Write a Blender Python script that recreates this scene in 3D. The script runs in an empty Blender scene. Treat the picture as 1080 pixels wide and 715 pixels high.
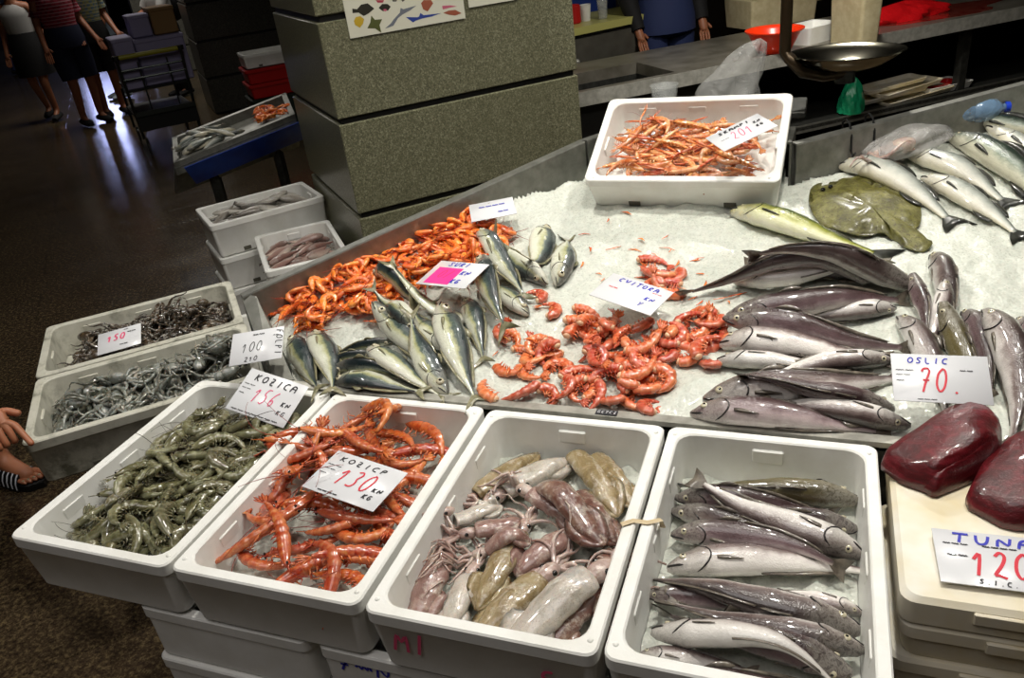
import bpy, math, random
import numpy as np
from mathutils import Vector, Matrix

SC = bpy.context.scene
COL = SC.collection
R = random.Random(7)
PI = math.pi

# ------------------------------------------------------------------ camera numbers (metres, floor z = 0)
CR = np.array([[0.9375, -0.06, 0.3428], [0.3283, 0.479, -0.8141], [-0.1153, 0.8758, 0.4687]])
CP = np.array([1.4677, -1.3957, 1.6855])
CF = 843.03


def ray(px, py):
    return CR @ np.array([(px - 540) / CF, -(py - 357.5) / CF, -1.0])


def at(px, py, z):
    """where the view line of a photo pixel meets the level z"""
    d = ray(px, py)
    t = (z - CP[2]) / d[2]
    return CP + d * t


ICE0, SLOPE = 0.688, 0.2


def on_ice(px, py, h=0.0):
    """where the view line meets the sloping ice bed (plus h)"""
    d = ray(px, py)
    # z = ICE0 + h + SLOPE*(y-.02)
    k = ICE0 + h - SLOPE * 0.02
    t = (k + SLOPE * CP[1] - CP[2]) / (d[2] - SLOPE * d[1])
    return CP + d * t


def ice_z(x, y):
    return ICE0 + SLOPE * (y - 0.02)


# ------------------------------------------------------------------ materials
def srgb(h):
    h = h.lstrip('#')
    c = [int(h[i:i + 2], 16) / 255 for i in (0, 2, 4)]
    return tuple((x / 12.92 if x <= .04045 else ((x + .055) / 1.055) ** 2.4) for x in c) + (1.0,)


class NT:
    def __init__(s, name):
        s.m = bpy.data.materials.new(name)
        s.m.use_nodes = True
        s.t = s.m.node_tree
        s.b = s.t.nodes['Principled BSDF']

    def n(s, typ, **kw):
        nd = s.t.nodes.new(typ)
        for k, v in kw.items():
            setattr(nd, k, v)
        return nd

    def l(s, a, b):
        s.t.links.new(a, b)

    def coord(s, kind='Object'):
        return s.n('ShaderNodeTexCoord').outputs[kind]

    def noise(s, scale, detail=3, rough=.6, vec=None, dist=0):
        nd = s.n('ShaderNodeTexNoise')
        nd.inputs['Scale'].default_value = scale
        nd.inputs['Detail'].default_value = detail
        nd.inputs['Roughness'].default_value = rough
        nd.inputs['Distortion'].default_value = dist
        s.l(vec if vec is not None else s.coord(), nd.inputs['Vector'])
        return nd.outputs['Fac']

    def ramp(s, fac, stops, interp='LINEAR'):
        r = s.n('ShaderNodeValToRGB')
        r.color_ramp.interpolation = interp
        els = r.color_ramp.elements
        while len(els) < len(stops):
            els.new(0.5)
        for e, (p, c) in zip(els, stops):
            e.position = p
            e.color = c if not isinstance(c, str) else srgb(c)
        if fac is not None:
            s.l(fac, r.inputs['Fac'])
        return r.outputs['Color']

    def mix(s, fac, a, b, mode='MIX'):
        m = s.n('ShaderNodeMix', data_type='RGBA', blend_type=mode)
        for v, i in ((fac, 0), (a, 6), (b, 7)):
            if isinstance(v, str):
                m.inputs[i].default_value = srgb(v)
            elif isinstance(v, (int, float)):
                m.inputs[i].default_value = v
            elif isinstance(v, tuple):
                m.inputs[i].default_value = v
            else:
                s.l(v, m.inputs[i])
        return m.outputs[2]

    def math(s, op, a, b=0.0, c=0.0):
        m = s.n('ShaderNodeMath', operation=op)
        for i, v in enumerate((a, b, c)):
            if isinstance(v, (int, float)):
                m.inputs[i].default_value = v
            else:
                s.l(v, m.inputs[i])
        return m.outputs[0]

    def bump(s, fac, strength=.3, dist=.002):
        b = s.n('ShaderNodeBump')
        b.inputs['Strength'].default_value = strength
        b.inputs['Distance'].default_value = dist
        s.l(fac, b.inputs['Height'])
        s.l(b.outputs[0], s.b.inputs['Normal'])

    def set(s, **kw):
        names = dict(color='Base Color', rough='Roughness', metal='Metallic', spec='Specular IOR Level', coat='Coat Weight',
                     coatr='Coat Roughness', trans='Transmission Weight', ior='IOR', sss='Subsurface Weight', alpha='Alpha',
                     em='Emission Color', ems='Emission Strength')
        for k, v in kw.items():
            i = s.b.inputs[names[k]]
            if isinstance(v, str):
                i.default_value = srgb(v)
            elif isinstance(v, (int, float, tuple)):
                i.default_value = v
            else:
                s.l(v, i)
        return s


def simple(name, col, rough=.5, metal=0, spec=.5, coat=0, col2=None, nscale=20, bump=0, bscale=60, rnd=0, bdist=.002, **kw):
    t = NT(name)
    c = col
    if col2:
        f = t.noise(nscale, 4)
        c = t.ramp(f, [(.35, col), (.65, col2)])
    if rnd:
        oi = t.n('ShaderNodeObjectInfo').outputs['Random']
        v = t.math('MULTIPLY_ADD', oi, rnd * 2, 1 - rnd)
        hs = t.n('ShaderNodeHueSaturation')
        t.l(v, hs.inputs['Value'])
        if isinstance(c, str):
            hs.inputs['Color'].default_value = srgb(c)
        else:
            t.l(c, hs.inputs['Color'])
        c = hs.outputs[0]
    t.set(color=c, rough=rough, metal=metal, spec=spec, coat=coat, **kw)
    if bump:
        t.bump(t.noise(bscale, 3), bump, bdist)
    return t.m


M = {}
M['foam'] = simple('white_foam', '#f2f2ee', .5, col2='#e6e5de', nscale=9, bump=.25, bscale=220, bdist=.001)
M['foam_lid'] = simple('stained_foam', '#eae6da', .5, col2='#dccda6', nscale=5, bump=.2, bscale=200, bdist=.001)
def dirty_foam():
    t = NT('dirty_foam')
    f = t.noise(14, 6, .7)
    g = t.noise(3, 3)
    a = t.ramp(f, [(.35, '#6d6c5c'), (.5, '#bdbbab'), (.7, '#cfcdc0')])
    b = t.mix(t.ramp(g, [(.4, (0, 0, 0, 1)), (.7, (1, 1, 1, 1))]), a, '#c9c7ba')
    t.set(color=b, rough=.5)
    t.bump(t.noise(200), .25, .001)
    return t.m
M['dirty_foam'] = dirty_foam()


def steel(name, col='#8f8f88', rough=.32, col2='#75756e'):
    t = NT(name)
    v = t.n('ShaderNodeMapping')
    v.inputs['Scale'].default_value = (2, 2, 40)
    t.l(t.coord(), v.inputs['Vector'])
    f = t.noise(30, 4, .6)
    c = t.ramp(f, [(.3, col2), (.7, col)])
    t.set(color=c, metal=.7, rough=t.math('MULTIPLY_ADD', t.noise(8, 5), .25, rough - .04))
    t.bump(t.noise(90, 3), .06, .001)
    return t.m
M['steel'] = steel('stainless_steel')
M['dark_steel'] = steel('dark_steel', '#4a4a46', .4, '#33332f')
M['bright_steel'] = simple('bright_steel', '#c4c2b8', .3, metal=.4, col2='#a5a399', nscale=30)


def granite(name, cols, scale=130, rough=.3, bump=.05):
    t = NT(name)
    a = t.noise(scale, 6, .85)
    b = t.noise(scale * .35, 4, .7)
    c = t.noise(1.3, 3)
    x = t.ramp(a, [(.36, cols[0]), (.5, cols[1]), (.62, cols[2])])
    y = t.mix(t.ramp(b, [(.45, (0, 0, 0, 1)), (.6, (.55, .55, .55, 1))]), x, cols[1])
    z = t.mix(t.ramp(c, [(.35, (0, 0, 0, 1)), (.7, (.45, .45, .45, 1))]), y, cols[3])
    t.set(color=z, rough=rough, spec=.5)
    t.bump(a, bump, .001)
    return t.m
M['granite'] = granite('speckled_granite', ['#25251c', '#66654f', '#a9a88c', '#5b5942'])
M['granite_far'] = granite('grey_granite', ['#2f2e28', '#5b5a52', '#77766b', '#57564e'], 60, .35)
M['joint'] = simple('black_joint', '#0c0c0b', .5)


def floor_mat():
    t = NT('brown_granite_tiles')
    co = t.coord()
    mp = t.n('ShaderNodeMapping')
    mp.inputs['Rotation'].default_value = (0, 0, math.radians(-45))
    t.l(co, mp.inputs['Vector'])
    br = t.n('ShaderNodeTexBrick', offset=.5)
    br.inputs['Scale'].default_value = 1
    br.inputs['Mortar Size'].default_value = .006
    br.inputs['Brick Width'].default_value = .8
    br.inputs['Row Height'].default_value = .4
    br.inputs['Color1'].default_value = srgb('#4c3e31')
    br.inputs['Color2'].default_value = srgb('#3b3127')
    br.inputs['Mortar'].default_value = srgb('#15110d')
    t.l(mp.outputs[0], br.inputs['Vector'])
    sp = t.noise(60, 6, .85)
    s2 = t.ramp(sp, [(.42, '#17120a'), (.52, '#5b4c36'), (.6, '#ab9669')])
    c = t.mix(.5, br.outputs['Color'], s2)
    big = t.noise(.9, 4)
    c = t.mix(t.ramp(big, [(.3, (0, 0, 0, 1)), (.75, (.6, .6, .6, 1))]), c, '#2e241b')
    t.set(color=c, rough=t.math('MULTIPLY_ADD', t.noise(3, 5), .25, .06), spec=.5)
    t.bump(t.math('ADD', t.math('MULTIPLY', br.outputs['Fac'], -1.5), t.math('MULTIPLY', sp, .5)), .2, .0015)
    return t.m
M['floor'] = floor_mat()


def ice_mat():
    t = NT('crushed_ice')
    f = t.noise(75, 6, .75)
    v = t.n('ShaderNodeTexVoronoi')
    v.inputs['Scale'].default_value = 120
    t.l(t.coord(), v.inputs['Vector'])
    c = t.ramp(f, [(.3, '#b9bcb2'), (.6, '#d0d3c8')])
    t.set(color=c, rough=t.ramp(v.outputs['Distance'], [(.1, (.1, .1, .1, 1)), (.6, (.5, .5, .5, 1))]), spec=.6, sss=.25, coat=.25)
    t.b.inputs['Subsurface Radius'].default_value = (.02, .025, .025)
    t.b.inputs['Subsurface Scale'].default_value = .5
    t.bump(t.math('ADD', f, t.math('MULTIPLY', v.outputs['Distance'], 1.0)), .4, .003)
    return t.m
M['ice'] = ice_mat()


def uvc(t):
    sep = t.n('ShaderNodeSeparateXYZ')
    uv = t.n('ShaderNodeUVMap')
    uv.uv_map = 'uv'
    t.l(uv.outputs[0], sep.inputs[0])
    return sep.outputs[0], sep.outputs[1]


def fish_mat(name, stops, head='#3a3836', headfac=.35, rough=.22, nscale=30, dots=None, bands=0, metal=.0):
    """stops: colour from the back (0) to the belly (1)"""
    t = NT(name)
    u, v = uvc(t)
    nz = t.noise(nscale, 4, .6)
    vv = t.math('ADD', v, t.math('MULTIPLY_ADD', nz, .3, -.15))
    c = t.ramp(vv, stops)
    hn = t.ramp(t.noise(70, 4, .7, dist=1), [(.35, head), (.52, '#a8a49a'), (.6, '#5c5852'), (.7, head)])
    hm = t.ramp(u, [(.0, (headfac, headfac, headfac, 1)), (.2, (headfac * .8,) * 3 + (1,)), (.27, (0, 0, 0, 1))])
    c = t.mix(hm, c, hn)
    mo = t.noise(9, 4, .6, dist=.5)
    c = t.mix(t.ramp(mo, [(.45, (0, 0, 0, 1)), (.7, (.16, .16, .16, 1))]), c, '#8d857c')
    if dots:
        vo = t.noise(160, 2, .5)
        c = t.mix(t.ramp(vo, [(.6, (0, 0, 0, 1)), (.68, (.7, .7, .7, 1))]), c, dots)
    oi = t.n('ShaderNodeObjectInfo').outputs['Random']
    hs = t.n('ShaderNodeHueSaturation')
    t.l(t.math('MULTIPLY_ADD', oi, .3, .85), hs.inputs['Value'])
    t.l(c, hs.inputs['Color'])
    t.set(color=hs.outputs[0], rough=t.math('MULTIPLY_ADD', t.noise(40, 3), .3, rough - .06), spec=.6, coat=.8, coatr=.05, metal=metal)
    vo = t.n('ShaderNodeTexVoronoi')
    vo.inputs['Scale'].default_value = 330
    t.l(t.coord(), vo.inputs['Vector'])
    t.bump(t.math('ADD', t.math('MULTIPLY', vo.outputs['Distance'], .5), t.math('MULTIPLY', t.noise(38, 4, .7), 2.0)), .4, .0022)
    return t.m


M['hake'] = fish_mat('hake_skin', [(.0, '#241b1a'), (.28, '#4b3c3a'), (.42, '#7d6e6a'), (.54, '#cbc3be'), (.7, '#ebe6e0'), (1, '#f6f2ec')], '#3a302e', .5)
M['hake_pink'] = fish_mat('hake_skin_mauve', [(.0, '#2a1d1d'), (.3, '#4c3a3a'), (.5, '#766063'), (.64, '#b9a6a6'), (1, '#efe6e1')], '#33262a', .55)
M['hake_olive'] = fish_mat('hake_skin_olive', [(.0, '#40391f'), (.4, '#6d6340'), (.7, '#a39a74'), (1, '#cfc9ad')], '#33301f', .5)
M['scad'] = fish_mat('scad_skin', [(.0, '#10181a'), (.32, '#223034'), (.46, '#46564f'), (.54, '#a8a878'), (.64, '#c9cbb5'), (1, '#ecebdc')], '#6b6a52', .4)
M['bass'] = fish_mat('bass_skin', [(.0, '#2c332f'), (.25, '#5b625d'), (.45, '#a9ada5'), (.7, '#d5d2c4'), (1, '#e0d9bd')], '#b3a672', .45)
M['salmon'] = fish_mat('dark_back_skin', [(.0, '#141c17'), (.3, '#26352b'), (.5, '#7f8b7b'), (.65, '#cdccb4'), (1, '#e1dcc0')], '#4a4230', .4)
M['wrasse'] = fish_mat('green_back_skin', [(.0, '#18230c'), (.36, '#415217'), (.54, '#8f9238'), (.68, '#c6c890'), (1, '#e9e8cf')], '#b79a3e', .45)
M['smallfish'] = fish_mat('small_grey_skin', [(.0, '#4b463f'), (.5, '#9b948a'), (1, '#dad5ca')])
M['redfish'] = fish_mat('small_pink_skin', [(.0, '#6e4740'), (.5, '#a9877c'), (1, '#dccabc')], '#7c4a3d')
M['brownfish'] = fish_mat('dark_brown_skin', [(.0, '#17120e'), (.5, '#352a21'), (1, '#5b4c3d')])
M['fin'] = simple('wet_fin', '#4b443c', .3, coat=.6, col2='#7b7265', nscale=60)
M['fin_dark'] = simple('dark_wet_fin', '#1d1e1c', .3, coat=.6, col2='#3c3d36', nscale=60)
M['fin_pale'] = simple('pale_wet_fin', '#9a9376', .3, coat=.6, col2='#6a6a4c', nscale=60)
M['iris'] = simple('fish_iris', '#bdb59a', .15, coat=1)
M['pupil'] = simple('fish_pupil', '#050505', .05, coat=1)
M['gill'] = simple('dark_gill', '#140d0c', .3, coat=.7)


def shell_mat(name, stops, rough=.25, nscale=45, seg=True, rnd=.18, sss=.15, band='#ffffff', bandf=.15):
    t = NT(name)
    u, v = uvc(t)
    nz = t.noise(nscale, 4, .65)
    c = t.ramp(nz, stops)
    if seg:
        w = t.math('FRACT', t.math('MULTIPLY', t.math('SUBTRACT', u, .36), 6 / .64))
        ab = t.math('GREATER_THAN', u, .36)
        c = t.mix(t.math('MULTIPLY', t.math('MULTIPLY', t.math('POWER', t.math('SUBTRACT', 1.0, w), 3.0), ab), bandf * 2.2), c, band)
        c = t.mix(t.math('MULTIPLY', t.ramp(v, [(.45, (0, 0, 0, 1)), (.9, (1, 1, 1, 1))]), .25), c, band)
    oi = t.n('ShaderNodeObjectInfo').outputs['Random']
    hs = t.n('ShaderNodeHueSaturation')
    t.l(t.math('MULTIPLY_ADD', oi, rnd * 2, 1 - rnd), hs.inputs['Value'])
    t.l(t.math('MULTIPLY_ADD', oi, .02, .49), hs.inputs['Hue'])
    t.l(c, hs.inputs['Color'])
    t.set(color=hs.outputs[0], rough=rough, spec=.6, coat=.6, coatr=.1, sss=sss)
    t.b.inputs['Subsurface Radius'].default_value = (.01, .005, .003)
    t.b.inputs['Subsurface Scale'].default_value = .4
    t.bump(t.noise(110, 3), .25, .0015)
    return t.m


M['orange'] = shell_mat('bright_orange_shell', [(.3, '#d8420a'), (.5, '#ec6a16'), (.72, '#f39a3c')], band='#ffc07a')
M['pinkshell'] = shell_mat('coral_red_shell', [(.3, '#a63413'), (.5, '#cf552a'), (.72, '#e08a5c')], band='#efb48c')
M['greyshrimp'] = shell_mat('olive_grey_shell', [(.3, '#363520'), (.5, '#605c3f'), (.72, '#8a8466')], band='#a8a888', rough=.18)
M['redprawn'] = shell_mat('red_orange_shell', [(.3, '#82250c'), (.45, '#b5451c'), (.58, '#c9642f'), (.72, '#d39150')], band='#dba070', nscale=60)
M['scampi'] = shell_mat('pale_orange_shell', [(.3, '#a8471a'), (.5, '#cf7436'), (.72, '#e2b27c')], band='#f0cf9f')
M['scampi_claw'] = shell_mat('orange_claw', [(.3, '#b04216'), (.5, '#d3652d'), (.72, '#e3a070')], seg=False)
M['flesh'] = simple('pale_shrimp_flesh', '#e3c19a', .3, coat=.5, col2='#d99a78')
M['whisker'] = simple('red_whisker', '#8a2313', .4)
M['whisker_dark'] = simple('dark_whisker', '#3a2f1c', .4)
M['bead'] = simple('black_bead_eye', '#0a0807', .1, coat=1)


def squid_mat(name, stops, sss=.3):
    t = NT(name)
    nz = t.noise(16, 6, .68, dist=1.0)
    c = t.ramp(nz, stops)
    c = t.mix(t.ramp(t.noise(45, 4, .7), [(.52, (0, 0, 0, 1)), (.66, (.5, .5, .5, 1))]), c, '#d8cfc0')
    d = t.n('ShaderNodeTexVoronoi')
    d.inputs['Scale'].default_value = 260
    t.l(t.coord(), d.inputs['Vector'])
    c = t.mix(t.ramp(d.outputs['Distance'], [(.12, (.35, .35, .35, 1)), (.3, (0, 0, 0, 1))]), c, '#5a3a30')
    t.set(color=c, rough=t.math('MULTIPLY_ADD', t.noise(20, 3), .25, .1), spec=.6, coat=.9, coatr=.06, sss=sss)
    t.b.inputs['Subsurface Radius'].default_value = (.015, .008, .005)
    t.b.inputs['Subsurface Scale'].default_value = .5
    t.bump(t.noise(45, 5, .7), .55, .004)
    return t.m


M['squid_tan'] = squid_mat('tan_squid_skin', [(.3, '#64502f'), (.5, '#93805a'), (.7, '#b9aa8a')])
M['squid_rose'] = squid_mat('rose_brown_squid_skin', [(.3, '#6e4a43'), (.5, '#94736a'), (.7, '#b59c92')])
M['squid_maroon'] = squid_mat('maroon_squid_skin', [(.3, '#432520'), (.5, '#745045'), (.7, '#a08470')])
M['squid_pale'] = squid_mat('pale_grey_squid_skin', [(.3, '#8f8a7c'), (.5, '#c4bbb0'), (.7, '#a3a09e')])
M['squid_arm'] = squid_mat('pale_pink_squid_arms', [(.3, '#8a6a62'), (.5, '#b9a198'), (.7, '#cbbdb0')])
M['octo'] = squid_mat('grey_octopus_skin', [(.3, '#23241a'), (.45, '#55574a'), (.58, '#8f948f'), (.72, '#4e4a30')])
M['octo_dark'] = squid_mat('dark_brown_octopus_skin', [(.3, '#17130e'), (.5, '#3a3024'), (.7, '#6c5b47')])
M['card'] = simple('white_laminated_card', '#dcdde0', .3, coat=.6, spec=.5)
M['pinkcard'] = simple('pink_sticker', '#ee2f8e', .4)
M['ink_red'] = simple('red_marker', '#d02238', .5)
M['ink_pink'] = simple('pink_red_marker', '#e0507a', .5)
M['ink_blue'] = simple('blue_marker', '#2a2fb0', .5)
M['ink_black'] = simple('black_marker', '#1b1b22', .5)


def meat_mat():
    t = NT('raw_tuna_meat')
    co = t.coord()
    mp = t.n('ShaderNodeMapping')
    mp.inputs['Scale'].default_value = (1, 4, 10)
    mp.inputs['Rotation'].default_value = (.3, .2, .5)
    t.l(co, mp.inputs['Vector'])
    f = t.noise(9, 5, .6, mp.outputs[0], 1)
    g = t.noise(6, 3)
    c = t.ramp(f, [(.3, '#32070a'), (.5, '#530e14'), (.7, '#76202a')])
    c = t.mix(t.ramp(g, [(.45, (0, 0, 0, 1)), (.7, (.6, .6, .6, 1))]), c, '#4a0b10')
    t.set(color=c, rough=.3, spec=.5, coat=.5, coatr=.08, sss=.15)
    t.b.inputs['Subsurface Radius'].default_value = (.02, .004, .003)
    t.b.inputs['Subsurface Scale'].default_value = .3
    t.bump(t.noise(120, 4, .7), .6, .003)
    return t.m
M['tuna'] = meat_mat()


def ray_mat():
    t = NT('olive_mottled_skin')
    a = t.noise(22, 5, .7)
    b = t.noise(120, 3, .7)
    c = t.ramp(a, [(.3, '#33300f'), (.5, '#625f28'), (.7, '#88844c')])
    c = t.mix(t.ramp(b, [(.55, (0, 0, 0, 1)), (.62, (.75, .75, .75, 1))]), c, '#33280c')
    t.set(color=c, rough=.42, coat=.25, coatr=.2)
    t.bump(t.noise(70, 5, .7), .8, .006)
    return t.m
M['turbot'] = ray_mat()
M['red_plastic'] = simple('orange_red_plastic', '#f03a14', .3, sss=.1)
M['crate_red'] = simple('red_crate_plastic', '#b81414', .4)
M['green_bag'] = simple('green_plastic_film', '#1f9a6a', .3, bump=.6, bscale=25, bdist=.01, coat=.3)
M['red_bag'] = simple('red_plastic_film', '#d3161c', .25, bump=.6, bscale=25, bdist=.01, coat=.5)
def film(name, col, alpha=.3, rough=.2):
    t = NT(name)
    n = t.noise(14, 4, .6, dist=1)
    a = t.math('MULTIPLY_ADD', n, .5, alpha - .25)
    t.set(color=col, rough=rough, alpha=a, coat=.6, spec=.7)
    t.bump(t.noise(22, 4, .6, dist=1.5), .8, .012)
    return t.m
M['clear_bag'] = film('clear_plastic_film', '#cfcfcb', .34)
M['clear_cup'] = film('clear_cup_plastic', '#cfd2d0', .3, .1)
M['blue_bottle'] = film('pale_blue_bottle_plastic', '#8fb6dd', .5, .08)
M['cardboard'] = simple('brown_cardboard', '#94744a', .8)
M['blue_panel'] = simple('blue_front_panel', '#2a4fb0', .3, col2='#1c2f7c', nscale=4)
M['blue_paint'] = simple('blue_counter_side', '#28408f', .4)
M['cream_edge'] = simple('yellow_counter_edge', '#b9b56a', .35)
M['cream'] = simple('cream_foam_box', '#cbbf9a', .6, col2='#b8aa84')
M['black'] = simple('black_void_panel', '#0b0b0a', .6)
M['rubber'] = simple('black_rubber', '#0d0d0d', .5)
M['yellow'] = simple('yellow_green_handle_plastic', '#a5a02b', .4)
M['trolley'] = simple('dark_grey_trolley_metal', '#4d5250', .35, metal=.8)
M['lavender'] = simple('lavender_foam', '#9a94b8', .6)
M['brass'] = simple('brown_scale_pole', '#3a2f20', .35, metal=.7)
M['skin'] = simple('skin', '#a5694a', .5, sss=.1)
M['hair'] = simple('dark_hair', '#17110d', .5)
M['cloth_white'] = simple('white_cotton', '#b9b7b3', .8)
M['cloth_black'] = simple('black_cotton', '#0e0c0d', .8)
M['cloth_navy'] = simple('navy_cotton', '#141b38', .8)
M['cloth_blue'] = simple('blue_denim', '#232f58', .8)
M['cloth_grey'] = simple('grey_cotton', '#56606a', .8)
def plaid(name, a, b, c):
    t = NT(name)
    w = t.n('ShaderNodeTexChecker')
    w.inputs['Scale'].default_value = 26
    w.inputs['Color1'].default_value = srgb(a)
    w.inputs['Color2'].default_value = srgb(b)
    t.l(t.coord(), w.inputs['Vector'])
    w2 = t.n('ShaderNodeTexWave', bands_direction='Z')
    w2.inputs['Scale'].default_value = 9
    t.l(t.coord(), w2.inputs['Vector'])
    x = t.mix(t.ramp(w2.outputs['Fac'], [(.75, (0, 0, 0, 1)), (.85, (.8, .8, .8, 1))]), w.outputs['Color'], c)
    t.set(color=x, rough=.8)
    return t.m
M['plaid_red'] = plaid('red_plaid_cotton', '#7e1424', '#a02a3c', '#c08f98')
M['plaid_blue'] = plaid('blue_yellow_plaid_cotton', '#5c7282', '#8a8a5c', '#b3b08a')
M['white_shoe'] = simple('white_shoe', '#9aa7b3', .5)
M['paper'] = simple('poster_paper', '#cfcdbb', .4)
M['worktop'] = simple('wet_worktop_steel', '#8a857a', .3, metal=.45, col2='#6b665a', nscale=6)
M['blood'] = simple('bloody_wet_patch', '#6b1410', .15, coat=.8, col2='#8d4a3e')


M['brushed'] = simple('brushed_drawer_steel', '#77746a', .3, metal=.5, col2='#5a574e', nscale=3)
# ------------------------------------------------------------------ mesh building
class MB:
    def __init__(s):
        s.v, s.f, s.uv, s.mi = [], [], [], []

    def add(s, verts, faces, uvs=None, mi=0):
        o = len(s.v)
        s.v += [tuple(float(c) for c in p) for p in verts]
        s.uv += list(uvs) if uvs is not None else [(0.5, 0.5)] * len(verts)
        for f in faces:
            s.f.append(tuple(i + o for i in f))
            s.mi.append(mi)
        return s

    def loft(s, rings, uvs=None, cap=(True, True), closed=True, mi=0):
        n = len(rings[0])
        vs, us, fs = [], [], []
        for i, r in enumerate(rings):
            vs += list(r)
            us += list(uvs[i]) if uvs is not None else [(i / max(1, len(rings) - 1), .5)] * n
        for i in range(len(rings) - 1):
            for j in range(n if closed else n - 1):
                k = (j + 1) % n
                fs.append((i * n + j, i * n + k, (i + 1) * n + k, (i + 1) * n + j))
        if cap[0]:
            fs.append(tuple(range(n - 1, -1, -1)))
        if cap[1]:
            fs.append(tuple((len(rings) - 1) * n + j for j in range(n)))
        return s.add(vs, fs, us, mi)

    def tube(s, pts, rad, seg=6, mi=0, flat=1.0, up=(0, 0, 1)):
        pts = [np.array(p, float) for p in pts]
        if not hasattr(rad, '__len__'):
            rad = [rad] * len(pts)
        rings, us = [], []
        for i, p in enumerate(pts):
            a = pts[max(0, i - 1)]
            b = pts[min(len(pts) - 1, i + 1)]
            t = b - a
            t /= np.linalg.norm(t) + 1e-12
            u = np.array(up, float)
            if abs(t @ u) > .95:
                u = np.array([1., 0, 0])
            n = np.cross(u, t)
            n /= np.linalg.norm(n) + 1e-12
            w = np.cross(t, n)
            r = max(rad[i], 1e-5)
            rings.append([p + r * (math.cos(2 * PI * j / seg) * n + flat * math.sin(2 * PI * j / seg) * w) for j in range(seg)])
            us.append([(i / max(1, len(pts) - 1), j / seg) for j in range(seg)])
        return s.loft(rings, us, mi=mi)

    def box(s, c, d, mi=0, rot=0, bev=0.0):
        """box, centre c, full sizes d, turned rot about z, edges chamfered by bev"""
        cx, cy, cz = c
        hx, hy, hz = d[0] / 2, d[1] / 2, d[2] / 2
        ca, sa = math.cos(rot), math.sin(rot)
        b = min(bev, hx * .45, hy * .45, hz * .45)
        if b <= 0:
            P = [(x, y, z) for z in (-hz, hz) for (x, y) in ((-hx, -hy), (hx, -hy), (hx, hy), (-hx, hy))]
            F = [(3, 2, 1, 0), (4, 5, 6, 7), (0, 1, 5, 4), (1, 2, 6, 5), (2, 3, 7, 6), (3, 0, 4, 7)]
            s.add([(cx + x * ca - y * sa, cy + x * sa + y * ca, cz + z) for x, y, z in P], F, mi=mi)
            return s
        def ring(ins, z):
            x1, y1 = hx - ins, hy - ins
            k = b
            return [(-x1 + k, -y1), (x1 - k, -y1), (x1, -y1 + k), (x1, y1 - k), (x1 - k, y1), (-x1 + k, y1), (-x1, y1 - k), (-x1, -y1 + k)], z
        rs = [ring(b, -hz), ring(0, -hz + b), ring(0, hz - b), ring(b, hz)]
        rings = [[(cx + x * ca - y * sa, cy + x * sa + y * ca, cz + z) for x, y in r] for r, z in rs]
        return s.loft(rings, mi=mi)

    def ellipsoid(s, c, r, seg=12, rings=8, mi=0, rotz=0, fn=None):
        ca, sa = math.cos(rotz), math.sin(rotz)
        rs = []
        for i in range(rings + 1):
            ph = PI * i / rings
            ring = []
            for j in range(seg):
                th = 2 * PI * j / seg
                x, y, z = r[0] * math.sin(ph) * math.cos(th), r[1] * math.sin(ph) * math.sin(th), -r[2] * math.cos(ph)
                if fn:
                    x, y, z = fn(x, y, z)
                ring.append((c[0] + x * ca - y * sa, c[1] + x * sa + y * ca, c[2] + z))
            rs.append(ring)
        return s.loft(rs, mi=mi, cap=(False, False))

    def mesh(s, name, mats, smooth=True, sharp=None):
        me = bpy.data.meshes.new(name)
        me.from_pydata(s.v, [], s.f)
        if not isinstance(mats, (list, tuple)):
            mats = [mats]
        for m in mats:
            me.materials.append(M[m] if isinstance(m, str) else m)
        me.polygons.foreach_set('material_index', s.mi)
        ul = me.uv_layers.new(name='uv')
        li = np.empty(len(me.loops), int)
        me.loops.foreach_get('vertex_index', li)
        ul.data.foreach_set('uv', np.array(s.uv, float)[li].ravel())
        me.validate()
        me.update()
        if smooth:
            me.polygons.foreach_set('use_smooth', [True] * len(me.polygons))
            if sharp:
                me.set_sharp_from_angle(angle=math.radians(sharp))
        return me

    def build(s, name, mats, parent=None, smooth=True, sharp=40, loc=None, **tags):
        """link as ONE object; loc: world origin (the vertices are given in world space when parent is None or unmoved)"""
        if loc is not None:
            s.v = [(x - loc[0], y - loc[1], z - loc[2]) for x, y, z in s.v]
        o = bpy.data.objects.new(name, s.mesh(name, mats, smooth, sharp))
        COL.objects.link(o)
        if parent is not None:
            o.parent = parent
        elif loc is not None:
            o.location = loc
        tag(o, **tags)
        return o


def tag(o, label=None, cat=None, group=None, kind=None):
    if label:
        o['label'] = label
    if cat:
        o['category'] = cat
    if group:
        o['group'] = group
    if kind:
        o['kind'] = kind
    return o


def empty(name, loc=(0, 0, 0), rz=0, **tags):
    o = bpy.data.objects.new(name, None)
    COL.objects.link(o)
    o.location = loc
    o.rotation_euler = (0, 0, rz)
    o.empty_display_size = .05
    return tag(o, **tags)


KIDS = {}


def reg(parent, o):
    KIDS.setdefault(parent.name, []).append(o)
    return o


def copy_tree(o, parent=None):
    c = o.copy()
    COL.objects.link(c)
    if parent is not None:
        c.parent = parent
    for ch in list(o.children):
        copy_tree(ch, c)
    return c


# ------------------------------------------------------------------ height field the pieces are dropped on
GX0, GY0, GS = -2.4, -.75, .005
GW, GH = 1120, 700
HF = np.zeros((GW, GH))
_ix, _iy = np.meshgrid(np.arange(GW), np.arange(GH), indexing='ij')
GXX, GYY = GX0 + _ix * GS, GY0 + _iy * GS
HF[:] = .30


def hf(x, y):
    i = int(round((x - GX0) / GS))
    j = int(round((y - GY0) / GS))
    return HF[min(max(i, 0), GW - 1), min(max(j, 0), GH - 1)]


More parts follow.
